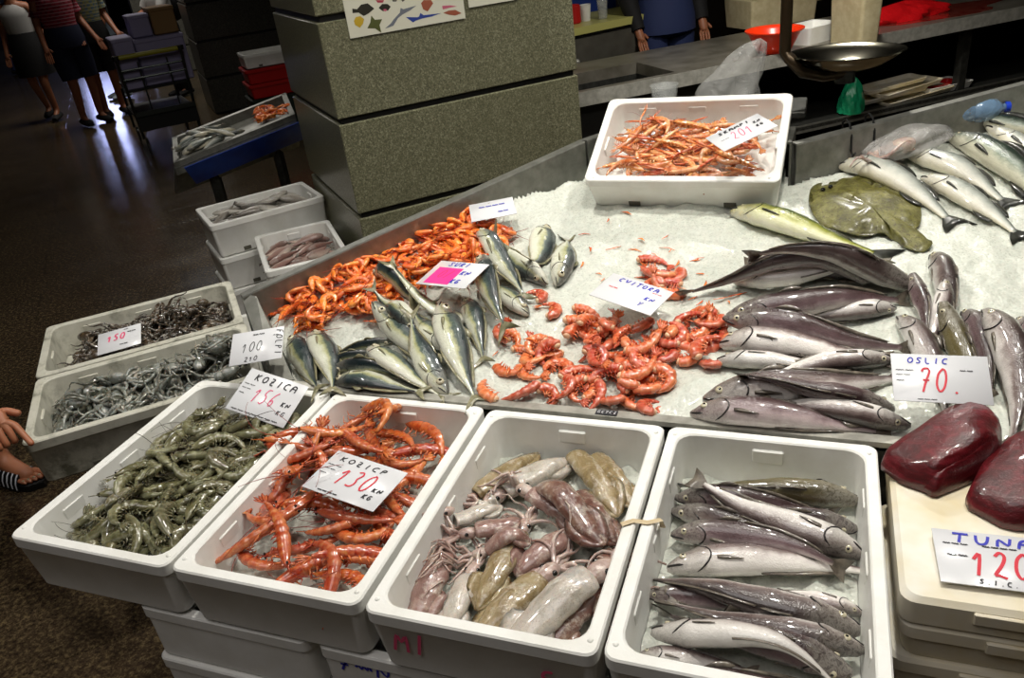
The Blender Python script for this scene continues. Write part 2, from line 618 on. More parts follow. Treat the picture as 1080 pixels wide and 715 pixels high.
def stamp(x, y, r, zc, flat=1.0):
    """raise the field to the top of a ball of radius r (height r*flat) centred at zc"""
    n = int(r / GS) + 1
    i, j = int(round((x - GX0) / GS)), int(round((y - GY0) / GS))
    i0, i1, j0, j1 = max(0, i - n), min(GW, i + n + 1), max(0, j - n), min(GH, j + n + 1)
    if i0 >= i1 or j0 >= j1:
        return
    dx = GXX[i0:i1, j0:j1] - x
    dy = GYY[i0:i1, j0:j1] - y
    q = r * r - dx * dx - dy * dy
    top = np.where(q > 0, zc + flat * np.sqrt(np.maximum(q, 0)), -9)
    HF[i0:i1, j0:j1] = np.maximum(HF[i0:i1, j0:j1], top)


def fill_field(poly, z):
    """set the field inside a world polygon to level z (or a function of x, y)"""
    inside = np.zeros_like(HF, bool)
    n = len(poly)
    for k in range(n):
        x1, y1 = poly[k][:2]
        x2, y2 = poly[(k + 1) % n][:2]
        if y1 == y2:
            continue
        c = ((y1 > GYY) != (y2 > GYY)) & (GXX < (x2 - x1) * (GYY - y1) / (y2 - y1) + x1)
        inside ^= c
    HF[inside] = z(GXX, GYY)[inside] if callable(z) else z


def in_poly(x, y, poly):
    c = False
    n = len(poly)
    for k in range(n):
        x1, y1 = poly[k][:2]
        x2, y2 = poly[(k + 1) % n][:2]
        if (y1 > y) != (y2 > y) and x < (x2 - x1) * (y - y1) / (y2 - y1) + x1:
            c = not c
    return c

# ------------------------------------------------------------------ shrimps
def lerp_tab(tab, u):
    for (a, x), (b, y) in zip(tab, tab[1:]):
        if u <= b:
            k = (u - a) / (b - a) if b > a else 0
            k = k * k * (3 - 2 * k) * .5 + k * .5
            return x + (y - x) * k
    return tab[-1][1]


def shrimp_kind(L, mat, curl, head=True, rmax=.085, antenna=1.2, legs='fringe', seed=0, antmat='whisker', claws=False, seg=12, nr=30):
    """mesh data of one shrimp, lying on its side; returns dict(parts=[(name, mesh)], pts=[(x, y, r)])"""
    rr = random.Random(seed)
    u0 = 0.0 if head else .36
    N = nr
    us = [u0 + (1 - u0) * i / (N - 1) for i in range(N)]
    # spine
    pts, dirs = [], []
    x = y = 0.0
    a = -curl * .25
    du = (1 - u0) / (N - 1)
    for i, u in enumerate(us):
        pts.append((x, y))
        dirs.append(a)
        k = 0 if u < .34 else curl * (1.35 if .4 < u < .75 else 1.0) / .66 * 1.0
        a += k * du
        x += math.cos(a) * L * du
        y += math.sin(a) * L * du
    mx, my = sum(p[0] for p in pts) / N, sum(p[1] for p in pts) / N
    pts = [(p[0] - mx, p[1] - my) for p in pts]
    H = [(0, .12), (.06, .45), (.15, .8), (.28, 1), (.37, .95), (.55, .95), (.75, .75), (.9, .5), (1, .28)]
    rings, uvr, sample = [], [], []
    for i, u in enumerate(us):
        r = lerp_tab(H, u) * rmax * L
        if u > .36:
            s = ((u - .36) / .64 * 6) % 1.0
            r *= 1.13 - .24 * s ** 1.3
        if not head and i == 0:
            r *= .75
        h, w = r * 1.08, r * .82
        d = dirs[i]
        n = (math.sin(d), -math.cos(d))     # back side of the curl
        ring, uu = [], []
        for j in range(seg):
            t = 2 * PI * j / seg
            c, s_ = math.cos(t), math.sin(t)
            ring.append((pts[i][0] + n[0] * h * c, pts[i][1] + n[1] * h * c, w * s_))
            uu.append((u, abs(1 - j / seg * 2)))
        rings.append(ring)
        uvr.append(uu)
        sample.append((pts[i][0], pts[i][1], w))
    parts = []
    b = MB().loft(rings, uvr)
    d0 = dirs[0]
    nb = (math.sin(d0), -math.cos(d0))
    if head:   # rostrum
        p = pts[2]
        b.tube([(p[0] + nb[0] * .04 * L, p[1] + nb[1] * .04 * L, 0), (pts[0][0] + nb[0] * .02 * L, pts[0][1] + nb[1] * .02 * L, 0),
                (pts[0][0] - .12 * L * math.cos(d0 + .3), pts[0][1] - .12 * L * math.sin(d0 + .3), 0)], [.014 * L, .01 * L, .001], 5)
    parts.append(('body', b.mesh('shrimp_body', [mat])))
    # tail fan
    f = MB()
    e, de = pts[-1], dirs[-1]
    for k, (sp, ln) in enumerate(((-.95, .15), (-.48, .19), (0, .17), (.48, .19), (.95, .15))):
        ca, sa = math.cos(de + sp * .55), math.sin(de + sp * .55)
        tz = sp * .03 * L
        wv = .026 * L
        ring = []
        for q, ww in ((0, .3), (.35, 1), (.75, 1.05), (1, .35)):
            cx, cy, cz = e[0] + ca * ln * L * q, e[1] + sa * ln * L * q, tz * q
            ring.append([(cx - sa * wv * ww * .8, cy + ca * wv * ww * .8, cz + wv * ww * .5), (cx, cy, cz + .006 * L), (cx + sa * wv * ww * .8, cy - ca * wv * ww * .8, cz - wv * ww * .5), (cx, cy, cz - .006 * L)])
        f.loft(ring)
    parts.append(('tail_fan', f.mesh('shrimp_tail', [mat])))
    # legs
    g = MB()
    legs_list = []
    if head:
        for k in range(5):
            i = int(N * (.1 + .05 * k))
            d = dirs[i]
            n = (-math.sin(d), math.cos(d))
            side = 1 if k % 2 else -1
            p = pts[i]
            r = .06 * L
            q = [(p[0] + n[0] * r, p[1] + n[1] * r, side * .01 * L),
                 (p[0] + n[0] * r * 2 + .03 * L, p[1] + n[1] * r * 2, side * .03 * L),
                 (p[0] + n[0] * r * 3.1 - .09 * L * rr.random(), p[1] + n[1] * r * 3.1, side * .035 * L - .01 * L)]
            m = MB() if legs == 'each' else g
            m.tube(q, [.01 * L, .008 * L, .003 * L], 5)
            if legs == 'each':
                legs_list.append(m)
    for k in range(5):
        i = min(N - 1, int(N * ((.42 + .1 * k - u0) / (1 - u0))))
        d = dirs[i]
        n = (-math.sin(d), math.cos(d))
        p = pts[i]
        r = lerp_tab(H, us[i]) * rmax * L
        for side in (-1, 1):
            q = [(p[0] + n[0] * r * .8, p[1] + n[1] * r * .8, side * .4 * r), (p[0] + n[0] * r * 1.5 - .01 * L, p[1] + n[1] * r * 1.5, side * .5 * r),
                 (p[0] + n[0] * r * 1.9 - .03 * L * math.cos(d), p[1] + n[1] * r * 1.9 - .03 * L * math.sin(d), side * .45 * r)]
            g.tube(q, [.014 * L, .013 * L, .003 * L], 5, flat=.6)
    parts.append(('leg_fringe', g.mesh('shrimp_legs', [mat])))
    for m in legs_list:
        parts.append(('leg', m.mesh('shrimp_leg', [mat])))
    if head:
        for side in (-1, 1):
            e0 = MB()
            e0.ellipsoid((pts[1][0] + nb[0] * .02 * L, pts[1][1] + nb[1] * .02 * L, side * .03 * L), (.016 * L,) * 3, 8, 6)
            parts.append(('eye', e0.mesh('shrimp_eye', ['bead'])))
        if antenna:
            for side in (-1, 1):
                q = []
                ax = d0 + PI + side * (.3 + .3 * rr.random())
                cx, cy, cz = pts[0][0], pts[0][1], 0
                step = antenna * L / 10
                cv = rr.uniform(-.25, .25)
                for k in range(11):
                    q.append((cx, cy, cz))
                    cx += math.cos(ax) * step
                    cy += math.sin(ax) * step
                    cz = math.sin(k / 10 * PI) * .12 * L * (1 if antenna > .9 else .3)
                    ax += cv
                w = MB().tube(q, [.0011 * (1 - .06 * k) for k in range(11)], 4)
                parts.append(('antenna', w.mesh('shrimp_antenna', [antmat])))
    else:
        c = MB()
        p = pts[0]
        c.ellipsoid((p[0], p[1], 0), (rmax * L * .55, rmax * L * .72, rmax * L * .6), 10, 8, rotz=d0)
        parts.append(('flesh_end', c.mesh('shrimp_flesh', ['flesh'])))
    if claws:
        for side in (-1, 1):
            c = MB()
            a = d0 + PI + side * rr.uniform(.15, .5)
            sx, sy = pts[3][0] + side * nb[0] * .0, pts[3][1]
            p0 = np.array([sx, sy, side * .02 * L])
            dv = np.array([math.cos(a), math.sin(a), 0])
            pv = np.array([-math.sin(a), math.cos(a), 0])
            q = [p0, p0 + dv * .16 * L + pv * side * .06 * L, p0 + dv * .28 * L + pv * side * .07 * L, p0 + dv * .36 * L + pv * side * .05 * L, p0 + dv * .5 * L + pv * side * .03 * L]
            c.tube(q, [.012 * L, .018 * L, .022 * L, .03 * L, .026 * L], 7)
            h = q[-1]
            for sg in (-1, 1):
                c.tube([h + pv * sg * .012 * L, h + dv * .12 * L + pv * sg * .022 * L, h + dv * .24 * L + pv * sg * .004 * L], [.016 * L, .011 * L, .002 * L], 6)
            parts.append(('claw', c.mesh('scampi_claw', ['scampi_claw'])))
    return dict(parts=parts, pts=sample[::3] + [sample[-1]])


CH = {}


def fit_drop(samples, sink=.3, smax=.6):
    """samples: (dx, dy, need) -> height and slopes of the resting plane"""
    A = np.array([(1, s[0], s[1]) for s in samples])
    z = np.array([s[2] for s in samples])
    reg = np.diag([1e-6, 2e-4 * len(z), 2e-4 * len(z)])
    c = np.linalg.solve(A.T @ A + reg, A.T @ z)
    g = math.hypot(c[1], c[2])
    if g > smax:
        c[1] *= smax / g
        c[2] *= smax / g
    res = z - A @ c
    return c[0] + np.max(res) * (1 - sink), c[1], c[2]


def put_small(kind, name, x, y, yaw, flip=False, roll=0.0, scale=1.0, dz=0.0, skip=(), stamp_k=1.0, **tags):
    ca, sa = math.cos(yaw), math.sin(yaw)
    fl = -1 if flip else 1
    sm, wp = [], []
    for (px, py, r) in kind['pts']:
        qx, qy = px * scale, py * fl * scale
        wx, wy = qx * ca - qy * sa, qx * sa + qy * ca
        sm.append((wx, wy, hf(x + wx, y + wy) + r * scale * .85))
        wp.append((wx, wy, r * scale))
    z0, sx, sy = fit_drop(sm)
    z0 += dz
    n = Vector((-sx, -sy, 1)).normalized()
    q = Vector((0, 0, 1)).rotation_difference(n)
    mat = Matrix.Translation((x, y, z0)) @ q.to_matrix().to_4x4() @ Matrix.Rotation(yaw, 4, 'Z') @ Matrix.Rotation((PI if flip else 0) + roll, 4, 'X') @ Matrix.Scale(scale, 4)
    root = None
    for (pn, me) in kind['parts']:
        if pn in skip:
            continue
        o = bpy.data.objects.new(name if root is None else pn, me)
        COL.objects.link(o)
        if root is None:
            o.matrix_world = mat
            root = o
            tag(o, **tags)
        else:
            o.parent = root
            if pn in ('antenna', 'claw', 'arm'):
                CH.setdefault(root.name, []).append(o)
    for (wx, wy, r) in wp:
        stamp(x + wx, y + wy, r * 1.05 * stamp_k, z0 + sx * wx + sy * wy, .9)
    return root


def pile(kinds, name, poly, n, rr, yawf=None, tries=14, scale=(.9, 1.1), roll=.5, keep=None, skip=(), **tags):
    """drop n pieces inside the world polygon, always at the lowest of a few random spots"""
    xs = [p[0] for p in poly]
    ys = [p[1] for p in poly]
    out = []
    for k in range(n):
        best = None
        for _ in range(tries):
            while True:
                x, y = rr.uniform(min(xs), max(xs)), rr.uniform(min(ys), max(ys))
                if in_poly(x, y, poly):
                    break
            h = np.mean([hf(x + a, y + b) for a, b in ((0, 0), (.025, 0), (-.025, 0), (0, .025), (0, -.025))])
            if name in SLOPING:
                h -= SLOPING[name](x, y)
            if best is None or h < best[0]:
                best = (h, x, y)
        _, x, y = best
        yaw = yawf(rr, x, y) if yawf else rr.uniform(0, 2 * PI)
        o = put_small(rr.choice(kinds), name, x, y, yaw, rr.random() < .5, rr.uniform(-roll, roll), rr.uniform(*scale), skip=skip, **tags)
        out.append(o)
        if keep:
            # whiskers and claws that would run through the wall of the box are broken off
            mw = o.matrix_world.copy()
            for ch in CH.get(o.name, []):
                vs = ch.data.vertices
                for q in range(0, len(vs), max(1, len(vs) // 14)):
                    w = mw @ vs[q].co
                    if not in_poly(w.x, w.y, keep[0]) and w.z < keep[1](w.x, w.y) + .004:
                        bpy.data.objects.remove(ch, do_unlink=True)
                        break
    return out


SLOPING = {'cooked_shrimp': ice_z, 'peeled_shrimp': ice_z, 'scampi': lambda x, y: y * math.tan(math.radians(26.2)), 'distant_shrimp': lambda x, y: y * .16}

# ------------------------------------------------------------------ fish
PROFILE = {
    'hake': dict(h=[(0, .012), (.04, .034), (.12, .056), (.2, .07), (.27, .075), (.42, .076), (.6, .06), (.8, .036), (.95, .018), (1, .015)],
                 w=[(0, .016), (.04, .035), (.12, .052), (.2, .062), (.27, .062), (.42, .062), (.6, .045), (.8, .024), (.95, .01), (1, .006)],
                 eye=.10, eyer=.02, eyev=.38, gill=.235, tail=.10, spread=.075, fork=.25, fin='fin', dorsal=[(.3, .42, .035), (.46, .92, .024)], anal=[(.48, .9, .02)]),
    'scad': dict(h=[(0, .014), (.05, .055), (.12, .088), (.25, .12), (.4, .13), (.55, .112), (.72, .07), (.86, .034), (.96, .016), (1, .016)],
                 w=[(0, .014), (.05, .04), (.12, .058), (.25, .075), (.4, .078), (.55, .065), (.72, .042), (.86, .022), (.96, .012), (1, .006)],
                 eye=.125, eyer=.04, eyev=.45, gill=.25, tail=.15, spread=.12, fork=.6, fin='fin_pale', dorsal=[(.32, .42, .05), (.45, .9, .025)], anal=[(.52, .9, .02)]),
    'bass': dict(h=[(0, .02), (.05, .06), (.12, .09), (.25, .122), (.4, .13), (.55, .115), (.72, .08), (.88, .045), (.97, .032), (1, .03)],
                 w=[(0, .02), (.05, .05), (.12, .07), (.25, .085), (.4, .088), (.55, .075), (.72, .05), (.88, .025), (.97, .014), (1, .008)],
                 eye=.1, eyer=.018, eyev=.42, gill=.25, tail=.15, spread=.12, fork=.35, fin='fin_dark', dorsal=[(.3, .55, .05), (.6, .82, .045)], anal=[(.62, .8, .04)]),
}


def fish(name, kind, head, tail, mat, r=1.0, bend=0.0, roll=80, plane=None, lift=.0, bend2=0.0, sink=.3, open_mouth=False, fins=True, mid=None, **tags):
    """head / tail: world points (x, y). roll in degrees: 0 back up, 90 on its side with the back to the left of head->tail, 180 belly up."""
    P = PROFILE[kind]
    hx, hy, tx, ty = head[0], head[1], tail[0], tail[1]
    L0 = math.hypot(tx - hx, ty - hy)
    ux, uy = (tx - hx) / L0, (ty - hy) / L0
    N = 34
    us = [i / (N - 1) for i in range(N)]
    xy = []
    for u in us:
        off = bend * L0 * 4 * u * (1 - u) + bend2 * L0 * math.sin(2 * PI * u)
        xy.append((hx + ux * u * L0 - uy * off, hy + uy * u * L0 + ux * off))
    L = sum(math.hypot(b[0] - a[0], b[1] - a[1]) for a, b in zip(xy, xy[1:]))
    # keep cross sections at the true length of the fish
    ro = math.radians(roll)
    hh = [lerp_tab(P['h'], u) * L * r for u in us]
    ww = [lerp_tab(P['w'], u) * L * r for u in us]
    g = P['gill']
    for i, u in enumerate(us):
        if g - .08 < u < g:
            ww[i] *= 1 + .10 * (u - g + .08) / .08
            hh[i] *= 1 + .03 * (u - g + .08) / .08
    ext = [math.sqrt((a * math.cos(ro)) ** 2 + (b * math.sin(ro)) ** 2) for a, b in zip(hh, ww)]
    wid = [math.sqrt((a * math.sin(ro)) ** 2 + (b * math.cos(ro)) ** 2) for a, b in zip(hh, ww)]
    need = []
    for i, (x, y) in enumerate(xy):
        n = (-uy, ux)
        q = wid[i] * .55
        need.append(max(hf(x, y), .5 * (hf(x + n[0] * q, y + n[1] * q) + hf(x - n[0] * q, y - n[1] * q))) + ext[i] * .92)
    z = list(need)
    for _ in range(40):
        z = [z[0]] + [max((z[i - 1] + z[i + 1]) / 2, (z[i] + z[i - 1] + z[i + 1]) / 3) if False else (z[i - 1] + 2 * z[i] + z[i + 1]) / 4 for i in range(1, N - 1)] + [z[-1]]
    z[0] = z[1]
    d = max(a - b for a, b in zip(need, z))
    z = [v + d * (1 - sink) + lift for v in z]
    S = [np.array([x, y, q]) for (x, y), q in zip(xy, z)]
    T, D, W = [], [], []
    for i in range(N):
        t = S[min(i + 1, N - 1)] - S[max(i - 1, 0)]
        t /= np.linalg.norm(t)
        n = np.cross([0, 0, 1], t)
        n /= np.linalg.norm(n)
        up = np.cross(t, n)
        dd = math.cos(ro) * up + math.sin(ro) * n
        T.append(t)
        D.append(dd)
        W.append(np.cross(t, dd))
    seg = 18

    def surf(u, v, side=1, k=1.0):
        """point at u along, v from back (0) to belly (1) on one flank"""
        f = u * (N - 1)
        i = min(int(f), N - 2)
        q = f - i
        a = v * PI
        def one(i):
            return S[i] + (D[i] * hh[i] * math.cos(a) + W[i] * ww[i] * math.sin(a) * side) * k
        return one(i) * (1 - q) + one(i + 1) * q

    o0 = S[N // 2]
    rings, uvs = [], []
    for i in range(N):
        ring, uu = [], []
        for j in range(seg):
            a = 2 * PI * j / seg
            ring.append(S[i] + D[i] * hh[i] * math.cos(a) + W[i] * ww[i] * math.sin(a))
            v = j / seg * 2
            uu.append((us[i], v if v <= 1 else 2 - v))
        rings.append(ring)
        uvs.append(uu)
    b = MB().loft(rings, uvs)
    body = b.build(name, mat, loc=tuple(o0), sharp=None, **tags)
    loc = tuple(o0)
    finm = P['fin']
    # tail fin
    m = MB()
    e, t, dd, w = S[-1], T[-1], D[-1], W[-1]
    zt = max(.0, 0)
    nf = 9
    rows = []
    for k in range(nf):
        s = -1 + 2 * k / (nf - 1)
        ln = P['tail'] * L * (1 - P['fork'] * (1 - abs(s)))
        tip = e + t * ln + dd * s * P['spread'] * L
        # keep the blade from diving under what it lies on
        ground = hf(tip[0], tip[1]) + .003
        if tip[2] < ground:
            tip = np.array([tip[0], tip[1], ground])
        base = e - t * .02 * L + dd * s * hh[-1] * .95
        midp = (base + tip) / 2 + dd * s * .01 * L
        rows.append((base, midp, tip))
    for sg in (1,):
        th = .0012
        vs, fs = [], []
        for (a, c, p) in rows:
            for q in (a, c, p):
                vs.append(q + w * th)
        nv = len(vs)
        vs += [q - w * th * 2 for q in vs]
        for k in range(nf - 1):
            for q in range(2):
                i = k * 3 + q
                fs.append((i, i + 1, i + 4, i + 3))
                fs.append((nv + i, nv + i + 3, nv + i + 4, nv + i + 1))
        for k in range(nf - 1):
            fs.append((k * 3 + 2, nv + k * 3 + 2, nv + k * 3 + 5, k * 3 + 5))
        m.add(vs, fs)
    m.build('tail_fin', finm, body, loc=loc, sharp=None)
    # back and belly fins
    for nm, lst, v, sg in (('dorsal_fin', P['dorsal'], 0, 1), ('anal_fin', P['anal'], 1, -1)):
        if not fins:
            break
        for (a, c, ht) in lst:
            m = MB()
            K = 9
            rows = []
            for k in range(K):
                u = a + (c - a) * k / (K - 1)
                p = surf(u, v)
                i = min(N - 1, int(round(u * (N - 1))))
                prof = math.sin(PI * min(1, (k + .6) / K)) ** .6
                tp = p + D[i] * sg * ht * L * prof * .8 + T[i] * ht * L * .7
                gz = hf(tp[0], tp[1]) + .002
                if tp[2] < gz:
                    tp = np.array([tp[0], tp[1], gz])
                rows.append([p - W[i] * .002, p + W[i] * .002, tp + W[i] * .0006, tp - W[i] * .0006])
            m.loft(rows)
            m.build(nm, finm, body, loc=loc, sharp=None)
    for side in (1, -1):
        # only the flank that can be seen gets a pectoral fin
        i = int(.27 * (N - 1))
        if (W[i] * side)[2] < -.35:
            continue
        m = MB()
        rows = []
        K = 6
        for k in range(K):
            q = k / (K - 1)
            u = g + .025 + q * .13
            p = surf(u, .60 + .06 * q, side, 1.01 + .08 * q)
            wd = (.006 + .010 * math.sin(PI * min(1, q * .8 + .2))) * L * (1 - .5 * q)
            n = surf(u, .52, side) - S[int(u * (N - 1))]
            n /= np.linalg.norm(n)
            dv = D[i] * wd
            rows.append([p - dv, p + n * .001, p + dv, p - n * .001])
        m.loft(rows)
        m.build('pectoral_fin', finm, body, loc=loc, sharp=None)
        # eye
        c = surf(P['eye'], P['eyev'], side, .93)
        nrm = surf(P['eye'], P['eyev'], side, 1.0) - S[int(P['eye'] * (N - 1))]
        nrm /= np.linalg.norm(nrm)
        er = P['eyer'] * L * min(1.15, r)
        m = MB()
        m.ellipsoid((0, 0, 0), (er, er, er * .55), 14, 8)
        m.mi = [1 if all(math.hypot(m.v[q][0], m.v[q][1]) < er * .62 and m.v[q][2] > 0 for q in f) else 0 for f in m.f]
        Q = Vector((0, 0, 1)).rotation_difference(Vector(nrm))
        m.v = [tuple(Q @ Vector(v) + Vector(c)) for v in m.v]
        m.build('eye', ['iris', 'pupil'], body, loc=loc, sharp=None)
        # gill slit
        m = MB()
        q = []
        for k in range(9):
            v = .30 + .60 * k / 8
            q.append(surf(g + .06 * math.sin(PI * (k / 8) ** .8) - .045 - .04 * k / 8, v, side, 1.0))
        m.tube(q, [.0006] + [.0015 * L / .35 * r] * 7 + [.0006], 5)
        m.build('gill_slit', 'gill', body, loc=loc, sharp=None)
        m = MB()
        q = [surf(.004 + .085 * k / 5, .56 + .10 * k / 5, side, 1.02) for k in range(6)]
        m.tube(q, [.002 * L / .3] * 5 + [.0007], 5)
        m.build('mouth', 'gill', body, loc=loc, sharp=None)
    for i in range(N):
        # stamp the body into the field
        a = wid[i] * .9
        stamp(S[i][0], S[i][1], a, S[i][2], ext[i] / max(a, 1e-4) * .95)
    return body


# ------------------------------------------------------------------ squid, octopus
def squid(head, tip, r, mat, arms=8, fin=True, name='squid', rr=R, roundness=.62, alen=.12, **tags):
    """tip: pointed end of the mantle, head: its open end where head and arms come out (world x, y)"""
    hx, hy, tx, ty = head[0], head[1], tip[0], tip[1]
    L = math.hypot(tx - hx, ty - hy)
    ux, uy = (hx - tx) / L, (hy - ty) / L
    N = 22
    prof = [(0, .06), (.06, .3), (.18, .62), (.35, .88), (.6, 1.0), (.85, .97), (1, .84)]
    bd = rr.uniform(-.03, .03)
    S, rad = [], []
    need = []
    for i in range(N):
        u = i / (N - 1)
        off = bd * L * 4 * u * (1 - u)
        x, y = tx + ux * u * L - uy * off, ty + uy * u * L + ux * off
        q = lerp_tab(prof, u) * r
        rad.append(q)
        need.append(hf(x, y) + q * roundness * .9)
        S.append([x, y])
    z = list(need)
    for _ in range(30):
        z = [z[0]] + [(z[i - 1] + 2 * z[i] + z[i + 1]) / 4 for i in range(1, N - 1)] + [z[-1]]
    d = max(a - b for a, b in zip(need, z))
    S = [np.array([s[0], s[1], q + d * .65]) for s, q in zip(S, z)]
    rings = []
    n0 = np.array([-uy, ux, 0])
    for i in range(N):
        t = S[min(i + 1, N - 1)] - S[max(0, i - 1)]
        t /= np.linalg.norm(t)
        up = np.cross(t, n0)
        up = up if up[2] > 0 else -up
        wob = 1 + .05 * math.sin(i * 1.3 + r * 900)
        rings.append([S[i] + n0 * rad[i] * math.cos(a) * wob + up * rad[i] * roundness * math.sin(a) for a in [2 * PI * j / 18 for j in range(18)]])
    # turned-in collar
    cen = S[-1]
    rings.append([cen + (p - cen) * .8 + np.array([ux, uy, 0]) * .002 for p in rings[-1]])
    rings.append([cen + (p - cen) * .6 - np.array([ux, uy, 0]) * .012 for p in rings[-2]])
    loc = tuple(S[N // 2])
    root = MB().loft(rings).build(name, mat, loc=loc, sharp=None, **tags)
    if fin:
        for sg in (-1, 1):
            m = MB()
            rows = []
            for k in range(10):
                u = .02 + .5 * k / 9
                i = int(u * (N - 1))
                out = math.sin(PI * min(1, k / 9 * .93 + .04)) ** .8 * r * .8
                base = S[i] + n0 * sg * rad[i] * .75
                tipp = S[i] + n0 * sg * (rad[i] * .8 + out)
                tipp[2] = max(hf(tipp[0], tipp[1]) + .003, S[i][2] - rad[i] * roundness * .6)
                md = (base + tipp) / 2
                md[2] = max(md[2], hf(md[0], md[1]) + .004)
                rows.append([base + [0, 0, .003], md + [0, 0, .0025], tipp, md - [0, 0, .0015], base - [0, 0, .003]])
            m.loft(rows)
            m.build('fin', mat, root, loc=loc, sharp=None)
    dv = np.array([ux, uy, 0])
    hc = cen + dv * r * .75
    hc[2] = max(hf(hc[0], hc[1]) + r * .35, cen[2] - .004)
    if arms:
        m = MB()
        m.ellipsoid(tuple(hc), (r * .95, r * .6, r * .5), 14, 10, rotz=math.atan2(uy, ux))
        hd = m.build('head', 'squid_arm', root, loc=loc, sharp=None)
        for sg in (-1, 1):
            m = MB()
            e = hc + n0 * sg * r * .45 + dv * r * .1 + np.array([0, 0, r * .2])
            m.ellipsoid(tuple(e), (r * .2,) * 3, 10, 7)
            m.mi = [1 if sum(m.v[q][2] for q in f) / len(f) - e[2] > -r * .02 and k % 1 == 0 else 0 for k, f in enumerate(m.f)]
            m.build('eye', ['iris', 'pupil'], hd, loc=loc, sharp=None)
        for k in range(arms):
            a = math.atan2(uy, ux) + (k - (arms - 1) / 2) * .22
            p = hc + dv * r * .6
            q = [p.copy()]
            cv = rr.uniform(-.28, .28)
            al = alen * rr.uniform(.7, 1.2)
            for j in range(9):
                p = p + np.array([math.cos(a), math.sin(a), 0]) * al / 9
                cv += rr.uniform(-.12, .12)
                p[2] = max(hf(p[0], p[1]) + .005, p[2] - .006)
                q.append(p.copy())
                a += cv
            m = MB().tube(q, [r * .2 * (1 - .085 * j) for j in range(10)], 7)
            m.build('arm', 'squid_arm', root, loc=loc, sharp=None)
            for p in q[2:]:
                stamp(p[0], p[1], .006, p[2])
        stamp(hc[0], hc[1], r * .7, hc[2], .6)
    for s, q in zip(S, rad):
        stamp(s[0], s[1], q * .9, s[2], roundness * .95)
    return root


def octopus_kind(seed, size, mat, arms=8):
    rr = random.Random(seed)
    m = MB()
    m.ellipsoid((-size * .38, 0, 0), (size * .48, size * .32, size * .24), 14, 10,
                fn=lambda x, y, z: (x, y * (1 - .3 * x / size), z))
    m.ellipsoid((size * .05, 0, 0), (size * .25, size * .25, size * .22), 12, 8)
    parts = [('body', m.mesh('octopus_body', [mat]))]
    pts = [(-size * .7, 0, size * .25), (-size * .3, 0, size * .3), (size * .1, 0, size * .2)]
    for k in range(arms):
        a = (k - (arms - 1) / 2) * .55
        x, y, z = size * .1, 0, 0
        q = []
        cv = rr.uniform(-.5, .5)
        for j in range(12):
            q.append((x, y, z))
            x += math.cos(a) * size * .19
            y += math.sin(a) * size * .19
            z = size * .12 * math.sin(j * .9 + k) - .001 * j
            a += cv * (1 + j * .08)
        mm = MB().tube(q, [size * .12 * (1 - .08 * j) for j in range(12)], 7)
        parts.append(('arm', mm.mesh('octopus_arm', [mat])))
        pts.append((q[6][0], q[6][1], size * .06))
    for sg in (-1, 1):
        mm = MB()
        mm.ellipsoid((size * .08, sg * size * .17, size * .14), (size * .06,) * 3, 8, 6)
        parts.append(('eye', mm.mesh('octopus_eye', ['bead'])))
    return dict(parts=parts, pts=pts)


